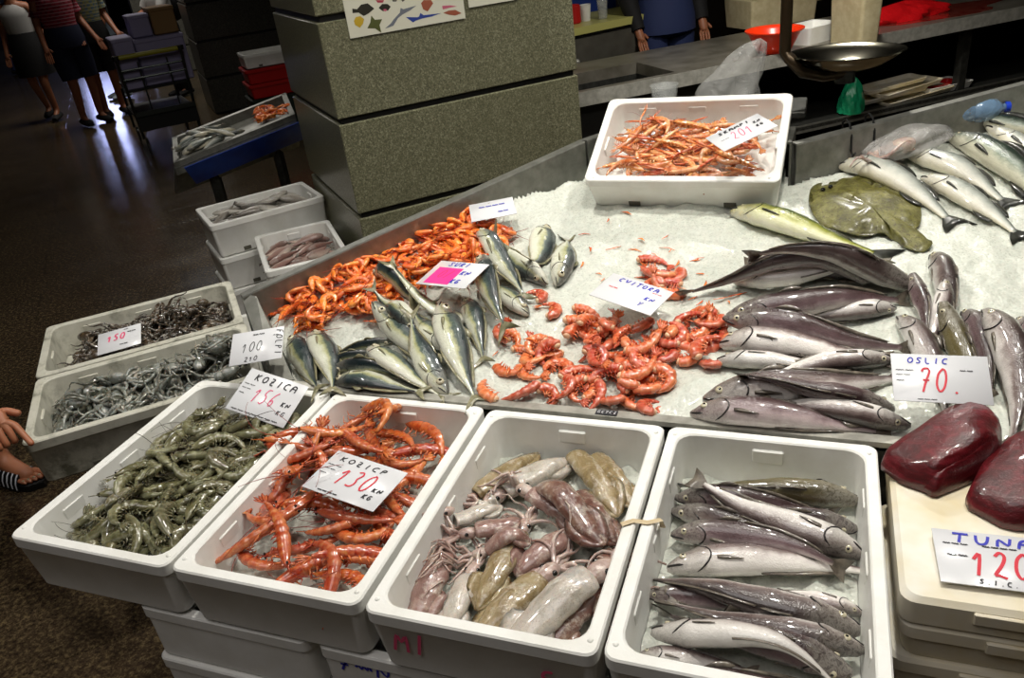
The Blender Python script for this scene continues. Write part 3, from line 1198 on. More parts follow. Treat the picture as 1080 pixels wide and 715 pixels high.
# ------------------------------------------------------------------ handwriting
G = {
    '0': [[(.5, 1), (.15, .8), (.1, .3), (.4, 0), (.75, .15), (.85, .6), (.7, .95), (.45, 1)]],
    '1': [[(.15, .6), (.55, 1), (.45, 0)]],
    '2': [[(.15, .8), (.4, 1), (.75, .85), (.6, .5), (.1, .05), (.4, .1), (.85, 0)]],
    '3': [[(.15, .9), (.5, 1), (.75, .8), (.45, .55), (.75, .35), (.6, .05), (.1, .1)]],
    '4': [[(.3, 1), (.1, .45), (.8, .45)], [(.65, .8), (.55, 0)]],
    '5': [[(.8, 1), (.3, 1), (.2, .6), (.6, .6), (.75, .3), (.5, 0), (.1, .1)]],
    '6': [[(.7, 1), (.3, .7), (.15, .25), (.45, 0), (.75, .25), (.5, .5), (.2, .3)]],
    '7': [[(.1, .85), (.15, 1), (.8, 1), (.5, .5), (.35, 0)], [(.25, .5), (.75, .5)]],
    'A': [[(.1, 0), (.15, .8), (.45, 1), (.8, .8), (.85, 0)], [(.12, .5), (.85, .5)]],
    'C': [[(.8, .9), (.4, 1), (.1, .6), (.2, .1), (.75, .05)]],
    'D': [[(.2, 1), (.2, 0), (.7, .2), (.75, .75), (.2, 1)]],
    'E': [[(.8, 1), (.2, 1), (.2, 0), (.8, 0)], [(.2, .5), (.65, .5)]],
    'F': [[(.2, 0), (.2, 1), (.8, 1)], [(.2, .55), (.65, .55)]],
    'G': [[(.8, .9), (.35, 1), (.1, .5), (.35, 0), (.75, .1), (.75, .45), (.5, .45)]],
    'I': [[(.5, 1), (.45, 0)]],
    'K': [[(.2, 1), (.2, 0)], [(.75, 1), (.2, .5), (.8, 0)]],
    'L': [[(.2, 1), (.2, 0), (.75, 0)]],
    'M': [[(.05, 0), (.15, 1), (.5, .3), (.8, 1), (.95, 0)]],
    'N': [[(.15, 0), (.15, 1), (.8, 0), (.85, 1)]],
    'O': [[(.5, 1), (.15, .75), (.15, .25), (.5, 0), (.85, .3), (.8, .8), (.5, 1)]],
    'P': [[(.2, 0), (.2, 1), (.7, .95), (.75, .6), (.2, .5)]],
    'R': [[(.2, 0), (.2, 1), (.7, .95), (.7, .6), (.2, .5), (.8, 0)]],
    'S': [[(.8, .9), (.4, 1), (.15, .75), (.7, .35), (.55, .02), (.1, .1)]],
    'T': [[(.05, 1), (.95, 1)], [(.5, 1), (.45, 0)]],
    'U': [[(.15, 1), (.2, .15), (.5, 0), (.8, .2), (.85, 1)]],
    'V': [[(.1, 1), (.45, 0), (.9, 1)]],
    'Z': [[(.15, 1), (.8, 1), (.15, 0), (.85, 0)], [(.25, .5), (.7, .5)]],
    'Y': [[(.1, 1), (.45, .5), (.9, 1)], [(.45, .5), (.4, 0)]],
    '.': [[(.4, .05), (.55, 0)]], ',': [[(.5, .1), (.35, -.1)]], '/': [[(.75, 1), (.2, 0)]], ' ': [],
    '~': [[(.0, .5), (.2, .8), (.35, .3), (.55, .8), (.7, .3), (.85, .8), (1, .4)]],
}


def stroke(m, pts, w, z=0.0):
    """flat ribbon of width w along 2-D points"""
    P = [np.array(p, float) for p in pts]
    Q = []
    for a, b in zip(P, P[1:]):       # finer
        for k in range(3):
            Q.append(a + (b - a) * k / 3)
    Q.append(P[-1])
    for _ in range(2):
        Q = [Q[0]] + [(Q[i - 1] + 2 * Q[i] + Q[i + 1]) / 4 for i in range(1, len(Q) - 1)] + [Q[-1]]
    vs, fs = [], []
    for i, p in enumerate(Q):
        t = Q[min(i + 1, len(Q) - 1)] - Q[max(i - 1, 0)]
        t = t / (np.linalg.norm(t) + 1e-9)
        n = np.array([-t[1], t[0]]) * w / 2
        vs += [(p[0] + n[0], p[1] + n[1], z), (p[0] - n[0], p[1] - n[1], z)]
    for i in range(len(Q) - 1):
        fs.append((2 * i, 2 * i + 1, 2 * i + 3, 2 * i + 2))
    m.add(vs, fs)


def write(m, text, x, y, h, w, sw, slant=.15, z=.0, ang=0.0):
    """letters of height h, advance w from (x, y), stroke width sw"""
    ca, sa = math.cos(ang), math.sin(ang)
    for k, ch in enumerate(text):
        for st in G.get(ch, []):
            pts = []
            for a, b in st:
                px, py = k * w + a * w * .82 + slant * b * h, b * h
                pts.append((x + px * ca - py * sa, y + px * sa + py * ca))
            stroke(m, pts, sw, z)


def price_tag(c, u, v, lu, lv, lines, label, sticker=None, th=.0022, name='price_tag', cat='price tag'):
    """lines: (ink, part name, text, x, y, h, w, stroke) with x, y from the card centre as a fraction of its size"""
    u, v = Vector(u).normalized(), Vector(v)
    v = (v - u * u.dot(v)).normalized()
    n = u.cross(v)
    m = MB().box((0, 0, 0), (lu, lv, th), bev=.0008)
    o = m.build(name, 'card', label=label, cat=cat)
    o.matrix_world = Matrix.Translation(c) @ Matrix((u, v, n)).transposed().to_4x4()
    if sticker:
        s = MB().box((sticker[0] * lu, sticker[1] * lv, th / 2 + .0003), (sticker[2] * lu, sticker[3] * lv, .0006))
        s.build('pink_sticker', 'pinkcard', o)
    by = {}
    for (ink, pn, text, x, y, h, w, sw) in lines:
        mm = by.setdefault((ink, pn), MB())
        write(mm, text, x * lu, y * lv, h * lv, w * lu, sw * lv, z=th / 2 + .0009)
    for (ink, pn), mm in by.items():
        mm.build(pn, ink, o, smooth=False)
    return o


# ------------------------------------------------------------------ foam fish box
def rrect(hx, hy, r, z, n=4):
    out = []
    for cx, cy, a0 in ((hx - r, hy - r, 0), (-hx + r, hy - r, 90), (-hx + r, -hy + r, 180), (hx - r, -hy + r, 270)):
        for k in range(n + 1):
            a = math.radians(a0 + 90 * k / n)
            out.append((cx + r * math.cos(a), cy + r * math.sin(a), z))
    return out


def foam_box(W_=.4, L_=.61, H_=.14, t=.024, taper=.014, mat='foam', inner=.035):
    """origin at the middle of the rim plane, long side along y"""
    m = MB()
    hx, hy = W_ / 2, L_ / 2
    rs = [rrect(hx - taper - .006, hy - taper - .006, .018, -H_), rrect(hx - taper, hy - taper, .022, -H_ + .006), rrect(hx - .004, hy - .004, .02, -.03),
          rrect(hx - .001, hy - .001, .02, -.026), rrect(hx - .001, hy - .001, .02, -.003), rrect(hx - .004, hy - .004, .018, 0),
          rrect(hx - t + .003, hy - t + .003, inner, 0), rrect(hx - t, hy - t, inner, -.003),
          rrect(hx - t - .01, hy - t - .01, inner * .9, -H_ + .03), rrect(hx - t - .02, hy - t - .02, inner * .8, -H_ + .02)]
    m.loft(rs, cap=(True, True))
    # raised blocks on the inner walls
    for sy in (-.55, .0, .55):
        for sx in (-1, 1):
            m.box((sx * (hx - t - .001), sy * hy, -.034), (.007, .055, .026), bev=.002)
    for sy in (-1, 1):
        m.box((0, sy * (hy - t - .003), -.035), (.06, .009, .03), bev=.002)
    return m, mat


def box_thing(x, y, z, yaw, label, group=None, W_=.4, L_=.61, H_=.14, mat='foam', marks=True, tilt=0.0, notches=True, name='foam_fish_box', taper=.012):
    m, mt = foam_box(W_, L_, H_, mat=mat, taper=taper)
    o = m.build(name, mt, sharp=35, label=label, cat='foam box', group=group)
    o.matrix_world = Matrix.Translation((x, y, z)) @ Matrix.Rotation(yaw, 4, 'Z') @ Matrix.Rotation(tilt, 4, 'Y')
    if notches:
        for sx in (-1, 1):
            for k in ((-.5, .5) if L_ > .5 else (0,)):
                q = MB().box((sx * (W_ / 2 - .0105), k * L_ * .5, -H_ + .018), (.006, .035, .018), bev=.001)
                q.build('drain_notch', 'dark_notch', o)
        # pins on the rim
        for sx in (-1, 1):
            for sy in (-1, 1):
                q = MB().ellipsoid((sx * (W_ / 2 - .016), sy * (L_ / 2 - .03), .0), (.005, .005, .0025), 10, 6)
                q.build('rim_pin', mt, o)
    return o


M['dark_notch'] = simple('shaded_notch', '#5a584c', .6)  # dark colour stands in for the shade inside the drain recess

# ================================================================== the room
def struct(m, name, mat, **kw):
    return m.build(name, mat, kind='structure', **kw)

struct(MB().box((-4, 6, -.05), (30, 28, .1)), 'floor', 'floor', label='dark brown polished granite tile floor', cat='floor')
M['ceil'] = simple('dim_ceiling_paint', '#5d5a54', .8)
M['wall_dim'] = granite('dim_wall_granite', ['#1d1c1a', '#2e2d2a', '#3c3a36', '#26241f'], 40, .4)
struct(MB().box((-4, 6, 4.55), (30, 28, .1)), 'ceiling', 'ceil', label='plain dim market hall ceiling', cat='ceiling')
for nm, c, d, lb in (('wall_back', (-4, 19.95, 2.25), (30, .1, 4.5), 'dark stone wall across the far end of the hall'), ('wall_left', (-18.95, 6, 2.25), (.1, 28, 4.5), 'dark stone wall on the left side of the hall'),
                     ('wall_right', (10.95, 6, 2.25), (.1, 28, 4.5), 'dark stone wall on the right side of the hall'), ('wall_front', (-4, -7.95, 2.25), (30, .1, 4.5), 'dark stone wall behind the viewer')):
    struct(MB().box(c, d), nm, 'wall_dim', label=lb, cat='wall')

D45 = np.array([math.cos(math.radians(45)), math.sin(math.radians(45)), 0])
N45 = np.array([-D45[1], D45[0], 0])      # pointing back-left


def pillar(corner, w, d, joints, top, mat, label):
    """square stone pillar; corner = its nearest corner, w along 45 deg, d along 135 deg"""
    c = np.array([corner[0], corner[1], 0]) + D45 * w / 2 + N45 * d / 2
    m = MB()
    m.box((c[0], c[1], top / 2), (w - .03, d - .03, top), mi=1, rot=PI / 4)
    zs = [0] + joints + [top]
    for a, b in zip(zs, zs[1:]):
        lo, hi = a + .012, b - .012
        m.box((c[0], c[1], (lo + hi) / 2), (w, d, hi - lo), rot=PI / 4, bev=.004)
    return struct(m, 'pillar', [mat, 'joint'], label=label, cat='pillar', loc=(c[0], c[1], 0))


PC = np.array([-.36, 1.44])
PW, PD = 1.12, .93
pillar(PC, PW, PD, [.204, .608, 1.012, 1.405, 1.81, 2.21, 2.61, 3.01, 3.41, 3.81], 4.5, 'granite', 'large square speckled granite pillar with black joints behind the ice table')
pillar((-5.15, 6.35), 2.2, 1.0, [.4, .8, 1.2, 1.6, 2.0, 2.4, 2.8, 3.2, 3.6, 4.0], 4.5, 'granite_far', 'distant grey stone pillar behind the red crates')
pillar((-8.6, 9.2), 1.6, 1.0, [.4, .8, 1.2, 1.6, 2.0, 2.4, 2.8, 3.2, 3.6, 4.0], 4.5, 'granite_far', 'farthest grey stone pillar behind the trolley')


def on_pillar(px, py, off=.004):
    """view line of a pixel on the front face of the near pillar -> (metres along, height, point)"""
    nn = np.array([D45[1], -D45[0], 0])
    c0 = np.array([PC[0], PC[1], 0]) + nn * off
    r = ray(px, py)
    t = ((c0 - CP) @ nn) / (r @ nn)
    P = CP + r * t
    return float((P[:2] - PC) @ D45[:2]), float(P[2]), P


def poster(name, a0, a1, z0, z1, label, draw=None):
    nn = np.array([D45[1], -D45[0], 0])
    c = np.array([PC[0], PC[1], 0]) + D45 * (a0 + a1) / 2 + nn * .004
    c[2] = (z0 + z1) / 2
    m = MB().box((0, 0, 0), (a1 - a0, z1 - z0, .004))
    o = m.build(name, 'paper', label=label, cat='poster')
    u, v = Vector(D45), Vector((0, 0, 1))
    o.matrix_world = Matrix.Translation(Vector(c)) @ Matrix((u, v, u.cross(v))).transposed().to_4x4()
    if draw:
        draw(o, (a0 + a1) / 2, (z0 + z1) / 2)
    return o


for k, c in dict(p_dark='#26241a', p_red='#a03548', p_yel='#b99a2a', p_olive='#4d5226', p_blue='#2b3f8a', p_grey='#6a6f78', p_brown='#93503a', p_pink='#b85e73').items():
    M[k] = simple('print_' + k[2:], c, .5)


def draw_fishes(o, ac, zc):
    def P(px, py):
        a, z, _ = on_pillar(px, py)
        return a - ac, z - zc
    def poly(nm, ink, pts):
        q = [P(*p) for p in pts]
        n = len(q)
        m = MB()
        cx, cy = sum(p[0] for p in q) / n, sum(p[1] for p in q) / n
        m.add([(cx, cy, .0027)] + [(x, y, .0025) for x, y in q], [(0, k + 1, (k + 1) % n + 1) for k in range(n)])
        m.build(nm, ink, o, smooth=False)
    def Z(*pts):
        return [(355 + x / 7.2, y / 7.2) for x, y in pts]
    poly('printed_flounder', 'p_dark', Z((118, 65), (150, 75), (185, 35), (235, 25), (285, 65), (245, 100), (205, 122), (165, 95), (120, 100)))
    poly('printed_shell', 'p_yel', Z((130, 160), (145, 130), (180, 122), (208, 145), (200, 180), (175, 210), (140, 190)))
    poly('printed_ray', 'p_olive', Z((262, 118), (290, 150), (345, 145), (325, 190), (340, 250), (290, 215), (232, 215), (255, 170)))
    poly('printed_shark', 'p_grey', Z((365, 218), (410, 180), (430, 150), (480, 95), (485, 60), (505, 70), (605, 42), (555, 80), (500, 110), (450, 150), (430, 195)))
    poly('printed_swordfish', 'p_blue', Z((525, 130), (580, 145), (625, 125), (635, 98), (660, 115), (795, 100), (720, 125), (650, 140), (590, 160), (580, 170)))
    poly('printed_skate', 'p_brown', Z((640, 25), (660, 0), (715, 0), (732, 25), (690, 88), (655, 70)))
    poly('printed_bream', 'p_dark', Z((318, 60), (345, 30), (385, 30), (410, 50), (390, 80), (350, 85)))
    poly('printed_bream', 'p_pink', Z((340, 72), (365, 62), (390, 72), (370, 88)))
    poly('printed_gurnard', 'p_pink', Z((800, 45), (860, 40), (915, 48), (860, 58), (805, 72)))
    poly('printed_grouper', 'p_brown', Z((808, 98), (850, 80), (900, 75), (948, 100), (900, 118), (850, 112)))
    poly('printed_crab', 'p_red', Z((295, 0), (360, 0), (350, 20), (310, 20)))
    poly('printed_shell', 'p_dark', Z((420, 0), (460, 0), (450, 12), (425, 12)))
    poly('printed_shell', 'p_dark', Z((490, 0), (520, 0), (500, 14)))


poster('fish_poster', .115, .61, 1.32, 1.70, 'white poster of printed fish species taped to the granite pillar', draw_fishes)
poster('paper_notice', .632, .86, 1.357, 1.65, 'blank corner of a second white notice beside the fish poster')

# ================================================================== ice table
RA, RB, RC, RD = (-.005, .22, .845), (.745, 1.10, 1.01), (1.40, 1.035, 1.005), (2.035, 1.40, 1.07)
RE = (3.0, 1.955, 1.17)
tbl = empty('ice_display_table', (1.2, .6, 0), label='sloping stainless steel table filled with crushed ice and seafood', cat='display table')
TL = (1.2, .6, 0)


def slab(a, b, c, d, th, mat, name, parent, loc, down=True, mi=0):
    """quad plate a-b-c-d (counter-clockwise from above) of thickness th"""
    q = [np.array(p, float) for p in (a, b, c, d)]
    n = np.cross(q[1] - q[0], q[3] - q[0])
    n /= np.linalg.norm(n)
    lo = [p - n * th for p in q]
    m = MB().add(q + lo, [(0, 1, 2, 3), (7, 6, 5, 4), (0, 4, 5, 1), (1, 5, 6, 2), (2, 6, 7, 3), (3, 7, 4, 0)])
    return m.build(name, mat, parent, loc=loc, smooth=False)


def wall_run(pts, h_top, depth, th, name, mat, inward):
    """upstanding rim along 3-D points: folded top strip and inner face"""
    for p, q in zip(pts, pts[1:]):
        p, q = np.array(p, float), np.array(q, float)
        d = (q - p)[:2] / np.linalg.norm((q - p)[:2])
        n = np.array([-d[1], d[0], 0]) * inward
        up = np.array([0, 0, 1.0])
        m = MB()
        prof = [(0, -.30), (0, 0), (.028, .0), (.030, -.004), (.033, -depth), (.028, -depth), (.024, -.006), (.006, -.006), (.006, -.30)]
        r1 = [p + n * a + up * b for a, b in prof]
        r2 = [q + n * a + up * b for a, b in prof]
        m.loft([r1, r2] if inward < 0 else [r2, r1])
        m.build(name, mat, tbl, loc=TL, smooth=False)


wall_run([RA, RB, (.80, 1.245, 1.0), (1.405, 1.225, 1.0), RC, RD, RE], 0, .2, .03, 'raised_rim', 'steel', -1)
# front strip and slanted left corner
FRX = 3.0
slab((.21, .003, .702), (FRX, .003, .702), (FRX, .029, .702), (.235, .029, .702), .02, 'bright_steel', 'front_rim', tbl, TL)
slab((.21, .003, .702), (.25, .035, .702), (.052, .215, .842), (-.005, .22, .845), .012, 'steel', 'corner_rim', tbl, TL)
slab((.25, .035, .702), (.262, .05, .62), (.075, .225, .72), (.052, .215, .842), .004, 'steel', 'corner_lining', tbl, TL)
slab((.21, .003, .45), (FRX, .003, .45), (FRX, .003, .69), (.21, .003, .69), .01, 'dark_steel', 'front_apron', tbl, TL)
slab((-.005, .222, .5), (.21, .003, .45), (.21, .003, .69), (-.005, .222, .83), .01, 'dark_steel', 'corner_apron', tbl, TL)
for lx, ly, lz in ((.25, .25, .62), (2.85, .1, .62), (.8, 1.0, .8), (2.7, 1.7, .9)):
    MB().box((lx, ly, lz / 2), (.05, .05, lz), bev=.004).build('leg', 'dark_steel', tbl, loc=TL)
# sticker on the rim
st = MB().box((1.073, .016, .7035), (.048, .019, .001))
sk = st.build('black_sticker', 'ink_black', tbl, loc=TL, smooth=False)
mm = MB()
write(mm, 'GE7CZ', 1.052, .0115, .009, .0088, .0014, z=.7045)
mm.build('sticker_lettering', 'card', sk, loc=TL, smooth=False)

# crushed ice bed
IP = [(.24, .03), (FRX - .01, .03), (FRX - .01, 1.93), (2.045, 1.37), (1.405, 1.0), (1.37, 1.19), (.82, 1.2), (.77, 1.065), (.035, .215)]


fill_field([(-.03, .19), (.21, -.005), (3.3, -.005), (3.3, 2.3), (2.0, 1.45), (1.4, 1.1), (.75, 1.18), (-.05, .25)], lambda x, y: np.where(y < .03, .703, ice_z(x, y)))


def ice_bed():
    rr = np.random.RandomState(3)
    n1, n2 = 300, 190
    xs, ys = np.linspace(0, 3.0, n1), np.linspace(.03, 1.95, n2)
    lat = {}
    for sc in (8, 25, 70):
        lat[sc] = rr.rand(sc * 4 + 3, sc * 3 + 3)
    def vn(x, y, sc):
        a = lat[sc]
        fx, fy = x * sc, y * sc
        i, j = int(fx), int(fy)
        u, v = fx - i, fy - j
        u, v = u * u * (3 - 2 * u), v * v * (3 - 2 * v)
        i %= a.shape[0] - 1
        j %= a.shape[1] - 1
        return a[i, j] * (1 - u) * (1 - v) + a[i + 1, j] * u * (1 - v) + a[i, j + 1] * (1 - u) * v + a[i + 1, j + 1] * u * v
    idx, V, F = {}, [], []
    for i, x in enumerate(xs):
        for j, y in enumerate(ys):
            if in_poly(x, y, IP):
                z = ice_z(x, y) + (vn(x, y, 8) - .5) * .022 + (vn(x, y, 25) - .5) * .012 + (vn(x, y, 70) - .5) * .008
                dr = ((x - RA[0]) * (RB[1] - RA[1]) - (y - RA[1]) * (RB[0] - RA[0])) / math.hypot(RB[0] - RA[0], RB[1] - RA[1])
                z += .045 * math.exp(-max(dr - .03, 0) / .11) * min(1, max(0, (.75 - x) / .15)) * min(1, max(0, (y - .12) / .2))
                if y < .07:
                    z = min(z, ice_z(x, y) + .004)
                idx[i, j] = len(V)
                V.append((x, y, z))
    for (i, j) in idx:
        if (i + 1, j) in idx and (i, j + 1) in idx and (i + 1, j + 1) in idx:
            F.append((idx[i, j], idx[i + 1, j], idx[i + 1, j + 1], idx[i, j + 1]))
    # skirt below so the bed has a body
    edge = {}
    for f in F:
        for a, b in zip(f, f[1:] + f[:1]):
            edge[(a, b)] = edge.get((a, b), 0) + 1
    low = {}
    for (a, b) in [e for e in edge if (e[1], e[0]) not in edge]:
        for q in (a, b):
            if q not in low:
                low[q] = len(V)
                V.append((V[q][0], V[q][1], V[q][2] - .09))
        F.append((b, a, low[a], low[b]))
    for (x, y, z) in V:
        i, j = int(round((x - GX0) / GS)), int(round((y - GY0) / GS))
        if 0 <= i < GW - 2 and 0 <= j < GH - 2 and z > ice_z(x, y) - .05:
            HF[i - 1:i + 3, j - 1:j + 3] = z
    return MB().add(V, F)


ice_bed().build('crushed_ice', 'ice', loc=(1.4, .7, .6), sharp=None, kind='stuff', label='bed of crushed white ice filling the sloping steel table', cat='ice')
HF_ICE = HF.copy()
# a few loose lumps of ice
rr = random.Random(5)

# ================================================================== the front row of foam boxes
BX = {'A': (-.014, .0, .0), 'B': (.395, .0, .0), 'C': (.806, -.006, .0), 'D': (1.213, -.004, .0)}
LBL = {'A': 'white foam box of olive grey raw shrimps at the left end of the front row',
       'B': 'white foam box of red prawns with the 130 tag, second in the front row',
       'C': 'white foam box of squid marked M1 in red on its front',
       'D': 'white foam box of whole hake at the right end of the front row'}
boxes = {}
RZ = .70
for k, (x0, y0, dz) in BX.items():
    boxes[k] = box_thing(x0 + .2, y0 - .305, RZ + dz, 0, LBL[k], W_=.4 if k != 'A' else .404)
    poly = [(x0 + .035, y0 - .575), (x0 + .365, y0 - .575), (x0 + .365, y0 - .035), (x0 + .035, y0 - .035)]
    fill_field([(x0 + .02, y0 - .59), (x0 + .38, y0 - .59), (x0 + .38, y0 - .02), (x0 + .02, y0 - .02)], RZ - {'A': .08, 'B': .068, 'C': .085, 'D': .09}[k])
    m = MB()
    rows = []
    for i in range(24):
        rows.append([(x0 + .034 + .332 * j / 15, y0 - .577 + .544 * i / 23, RZ - .1 + .006 * math.sin(i * 2.1 + j * 1.7) + .005 * math.sin(j * 3.3 - i)) for j in range(16)])
    vs = [p for r in rows for p in r]
    fs = [(i * 16 + j, i * 16 + j + 1, (i + 1) * 16 + j + 1, (i + 1) * 16 + j) for i in range(23) for j in range(15)]
    m.add(vs, fs)
    m.build('crushed_ice', 'ice', loc=(x0 + .2, y0 - .3, RZ - .1), kind='stuff', sharp=None, cat='ice',
            label={'A': 'thin ice layer under the olive grey shrimps', 'B': 'crushed ice showing under the red prawns', 'C': 'crushed ice under the squid', 'D': 'thin wet ice under the hake in the end box'}[k])

# marker writing on the squid box
mm = MB()
write(mm, 'MI', -.155, -.083, .048, .034, .006)
o = mm.build('red_marker_writing', 'ink_pink', boxes['C'], smooth=False)
o.matrix_local = Matrix.Translation((0, -.3025, 0)) @ Matrix.Rotation(PI / 2, 4, 'X')
mm = MB()
write(mm, '5', .098, -.098, .04, .034, .006)
o = mm.build('red_marker_writing', 'ink_pink', boxes['C'], smooth=False)
o.matrix_local = Matrix.Translation((0, -.3025, 0)) @ Matrix.Rotation(PI / 2, 4, 'X')

# boxes stacked underneath
colx = [.248, .665, 1.078]
nm = ['left', 'middle', 'right']
lv = ['top', 'second', 'third', 'lowest']
for c, x0 in enumerate(colx):
    for k in range(4):
        o = box_thing(x0 + .2, -.296 - .004 * k + (.0 if k % 2 else .003), .555 - .1385 * k, 0, f'empty white foam box under the front row, {lv[k]} of the {nm[c]} stack', 'empty boxes carrying the front row', H_=.138, notches=k == 0, taper=.004)
        if c == 1 and k == 0:
            mm = MB()
            write(mm, '7~N', -.165, -.05, .032, .04, .005)
            q = mm.build('blue_marker_writing', 'ink_blue', o, smooth=False)
            q.matrix_local = Matrix.Translation((0, -.3025, 0)) @ Matrix.Rotation(PI / 2, 4, 'X')

# the strap lying across the two right boxes
mm = MB()
q = [at(px, py, RZ + .003) for px, py in ((655, 553), (668, 549), (683, 551), (697, 548))]
q.append(at(699, 556, RZ - .03))
mm.tube(q, .0055, 6, flat=.25)
M['strap'] = simple('beige_plastic_strap', '#c9b58f', .5)
mm.build('plastic_strap', 'strap', loc=tuple(q[1]), label='beige plastic strap over the rims between squid box and hake box', cat='strap')

# ================================================================== left pair of boxes (octopus)
LY = math.radians(43)
LBX = {'L1': ((-.564, .357, .643), 'dirty white foam box of dark brown octopus, rearmost of the left pair'),
       'L2': ((-.285, .063, .643), 'dirty white foam box of grey octopus beside the ice table corner')}


def box_poly(c, yaw, w, l):
    """w across, l along the direction yaw"""
    d = np.array([math.cos(yaw), math.sin(yaw)])
    n = np.array([-d[1], d[0]])
    c = np.array(c[:2])
    return [tuple(c - d * l / 2 - n * w / 2), tuple(c + d * l / 2 - n * w / 2), tuple(c + d * l / 2 + n * w / 2), tuple(c - d * l / 2 + n * w / 2)]


for k, (c, lb) in LBX.items():
    boxes[k] = box_thing(c[0], c[1], c[2], LY - PI / 2, lb, mat='dirty_foam', H_=.135, W_=.4 if k == 'L1' else .392)
    fill_field(box_poly(c, LY, .35, .56), c[2] - .085)
for k, (c, lb) in LBX.items():
    d = np.array([math.cos(LY), math.sin(LY)])
    for j in range(3):
        s = .27
        box_thing(c[0] + d[0] * s - (.0 if k == 'L1' else .03), c[1] + d[1] * s, c[2] - .137 - .167 * j, LY - PI / 2, f"empty white foam box under the {'rear' if k == 'L1' else 'front'} octopus box, {['top', 'middle', 'lowest'][j]} of three",
                  'empty boxes carrying the octopus boxes', W_=.38, L_=.34, H_=.166 if j < 2 else .17, notches=False)

# ================================================================== boxes 3 and 4 (small fish) and what is under them
B3 = (-1.154, 1.80, .545)
B3Y = math.radians(50.0)
for j in range(3):
    lb = ['white foam box of small grey fish on top of the stack left of the pillar', 'closed white foam box under the small grey fish, middle of its stack', 'closed white foam box on the floor, lowest of the stack left of the pillar'][j]
    b = box_thing(B3[0], B3[1], B3[2] - .17 * j - .002 * j, B3Y - PI / 2, lb, W_=.373, L_=.572, H_=.168 if j < 2 else .195)
fill_field(box_poly(B3, B3Y, .325, .52), B3[2] - .06)
B4Y = math.radians(135)
b4a, b4b = at(267.7, 249, .45), at(346, 231, .45)
dd = (b4b - b4a)
dd /= np.linalg.norm(dd)
pp = np.array([dd[1], -dd[0], 0])
B4 = (b4a + b4b) / 2 + pp * .27
b4yaw = math.atan2(pp[1], pp[0])
for j in range(2):
    box_thing(B4[0], B4[1],   .45 - .225 * j, b4yaw - PI / 2, ['white foam box of small pink fish tucked between the stack and the ice table', 'white foam box under the small pink fish'][j], W_=.37, L_=.53, H_=.223 if j == 0 else .222)
fill_field(box_poly(B4, b4yaw, .32, .48), .45 - .07)

# ================================================================== scampi box, propped up on the ice
SB = (1.109, .987, 1.041)
SBT = math.radians(26.2)
boxes['S'] = box_thing(SB[0], SB[1], SB[2], math.radians(87.6), 'white foam box of scampi tilted up on the back rim of the ice table', W_=.37, L_=.56, H_=.12, tilt=-SBT)
TS = math.tan(SBT)
fill_field(box_poly(SB, math.radians(-2.4), .29, .50), lambda x, y: SB[2] + (y - SB[1]) * TS - .055)

# ================================================================== tuna boxes
TX, TY = 1.63, -.005
tw, tl = .62, .39
for j in range(9):
    z1 = .70 - .078 * j
    m = MB()
    if j == 0:
        rs = [rrect(tw / 2 - .004, tl / 2 - .004, .02, -.055), rrect(tw / 2, tl / 2, .022, -.05), rrect(tw / 2, tl / 2, .022, -.008), rrect(tw / 2 - .008, tl / 2 - .008, .022, 0)]
        m.loft(rs)
    else:
        rs = [rrect(tw / 2 - .012, tl / 2 - .012, .02, -.076), rrect(tw / 2 - .01, tl / 2 - .01, .022, -.07), rrect(tw / 2 - .006, tl / 2 - .006, .022, -.03),
              rrect(tw / 2, tl / 2, .022, -.028), rrect(tw / 2, tl / 2, .022, -.006), rrect(tw / 2 - .005, tl / 2 - .005, .02, 0)]
        m.loft(rs)
    c = (TX + tw / 2 + .004 * math.sin(j * 2), TY - tl / 2, z1 - (.0 if j == 0 else -.022))
    lb = 'white foam lid under the raw tuna, stained yellow' if j == 0 else f"flat white foam box under the tuna lid, {['', 'first', 'second', 'third', 'fourth', 'fifth', 'sixth', 'seventh', 'lowest'][j]} below it"
    o = m.build('foam_box_lid' if j == 0 else 'flat_foam_box', 'foam_lid', label=lb, cat='foam box', sharp=35)
    if j:
        o['group'] = 'flat foam boxes stacked under the tuna'
    o.location = c
    for q, wd in ((-.17, .08), (.02, .16), (.22, .1)):
        MB().box((q + .02 * (j % 2), -tl / 2 - .001, -.02), (wd, .008, .022), bev=.002).build('stacking_rib', 'foam_lid', o)

# ================================================================== camera, lights, world
cam = bpy.data.cameras.new('camera')
co = bpy.data.objects.new('camera', cam)
COL.objects.link(co)
cam.sensor_width = 36
cam.lens = CF * 36 / 1080
cam.clip_start = .05
mw = Matrix([list(CR[i]) + [CP[i]] for i in range(3)] + [[0, 0, 0, 1]])
co.matrix_world = mw
SC.camera = co


def area(name, loc, size, power, col, target=None, spread=150, shape='DISK'):
    l = bpy.data.lights.new(name, 'AREA')
    l.shape = shape
    l.size = size
    l.energy = power
    l.color = col
    l.spread = math.radians(spread)
    o = bpy.data.objects.new(name, l)
    COL.objects.link(o)
    o.location = loc
    d = (Vector(target) - Vector(loc)) if target else Vector((0, 0, -1))
    o.rotation_euler = d.to_track_quat('-Z', 'Y').to_euler()
    return o


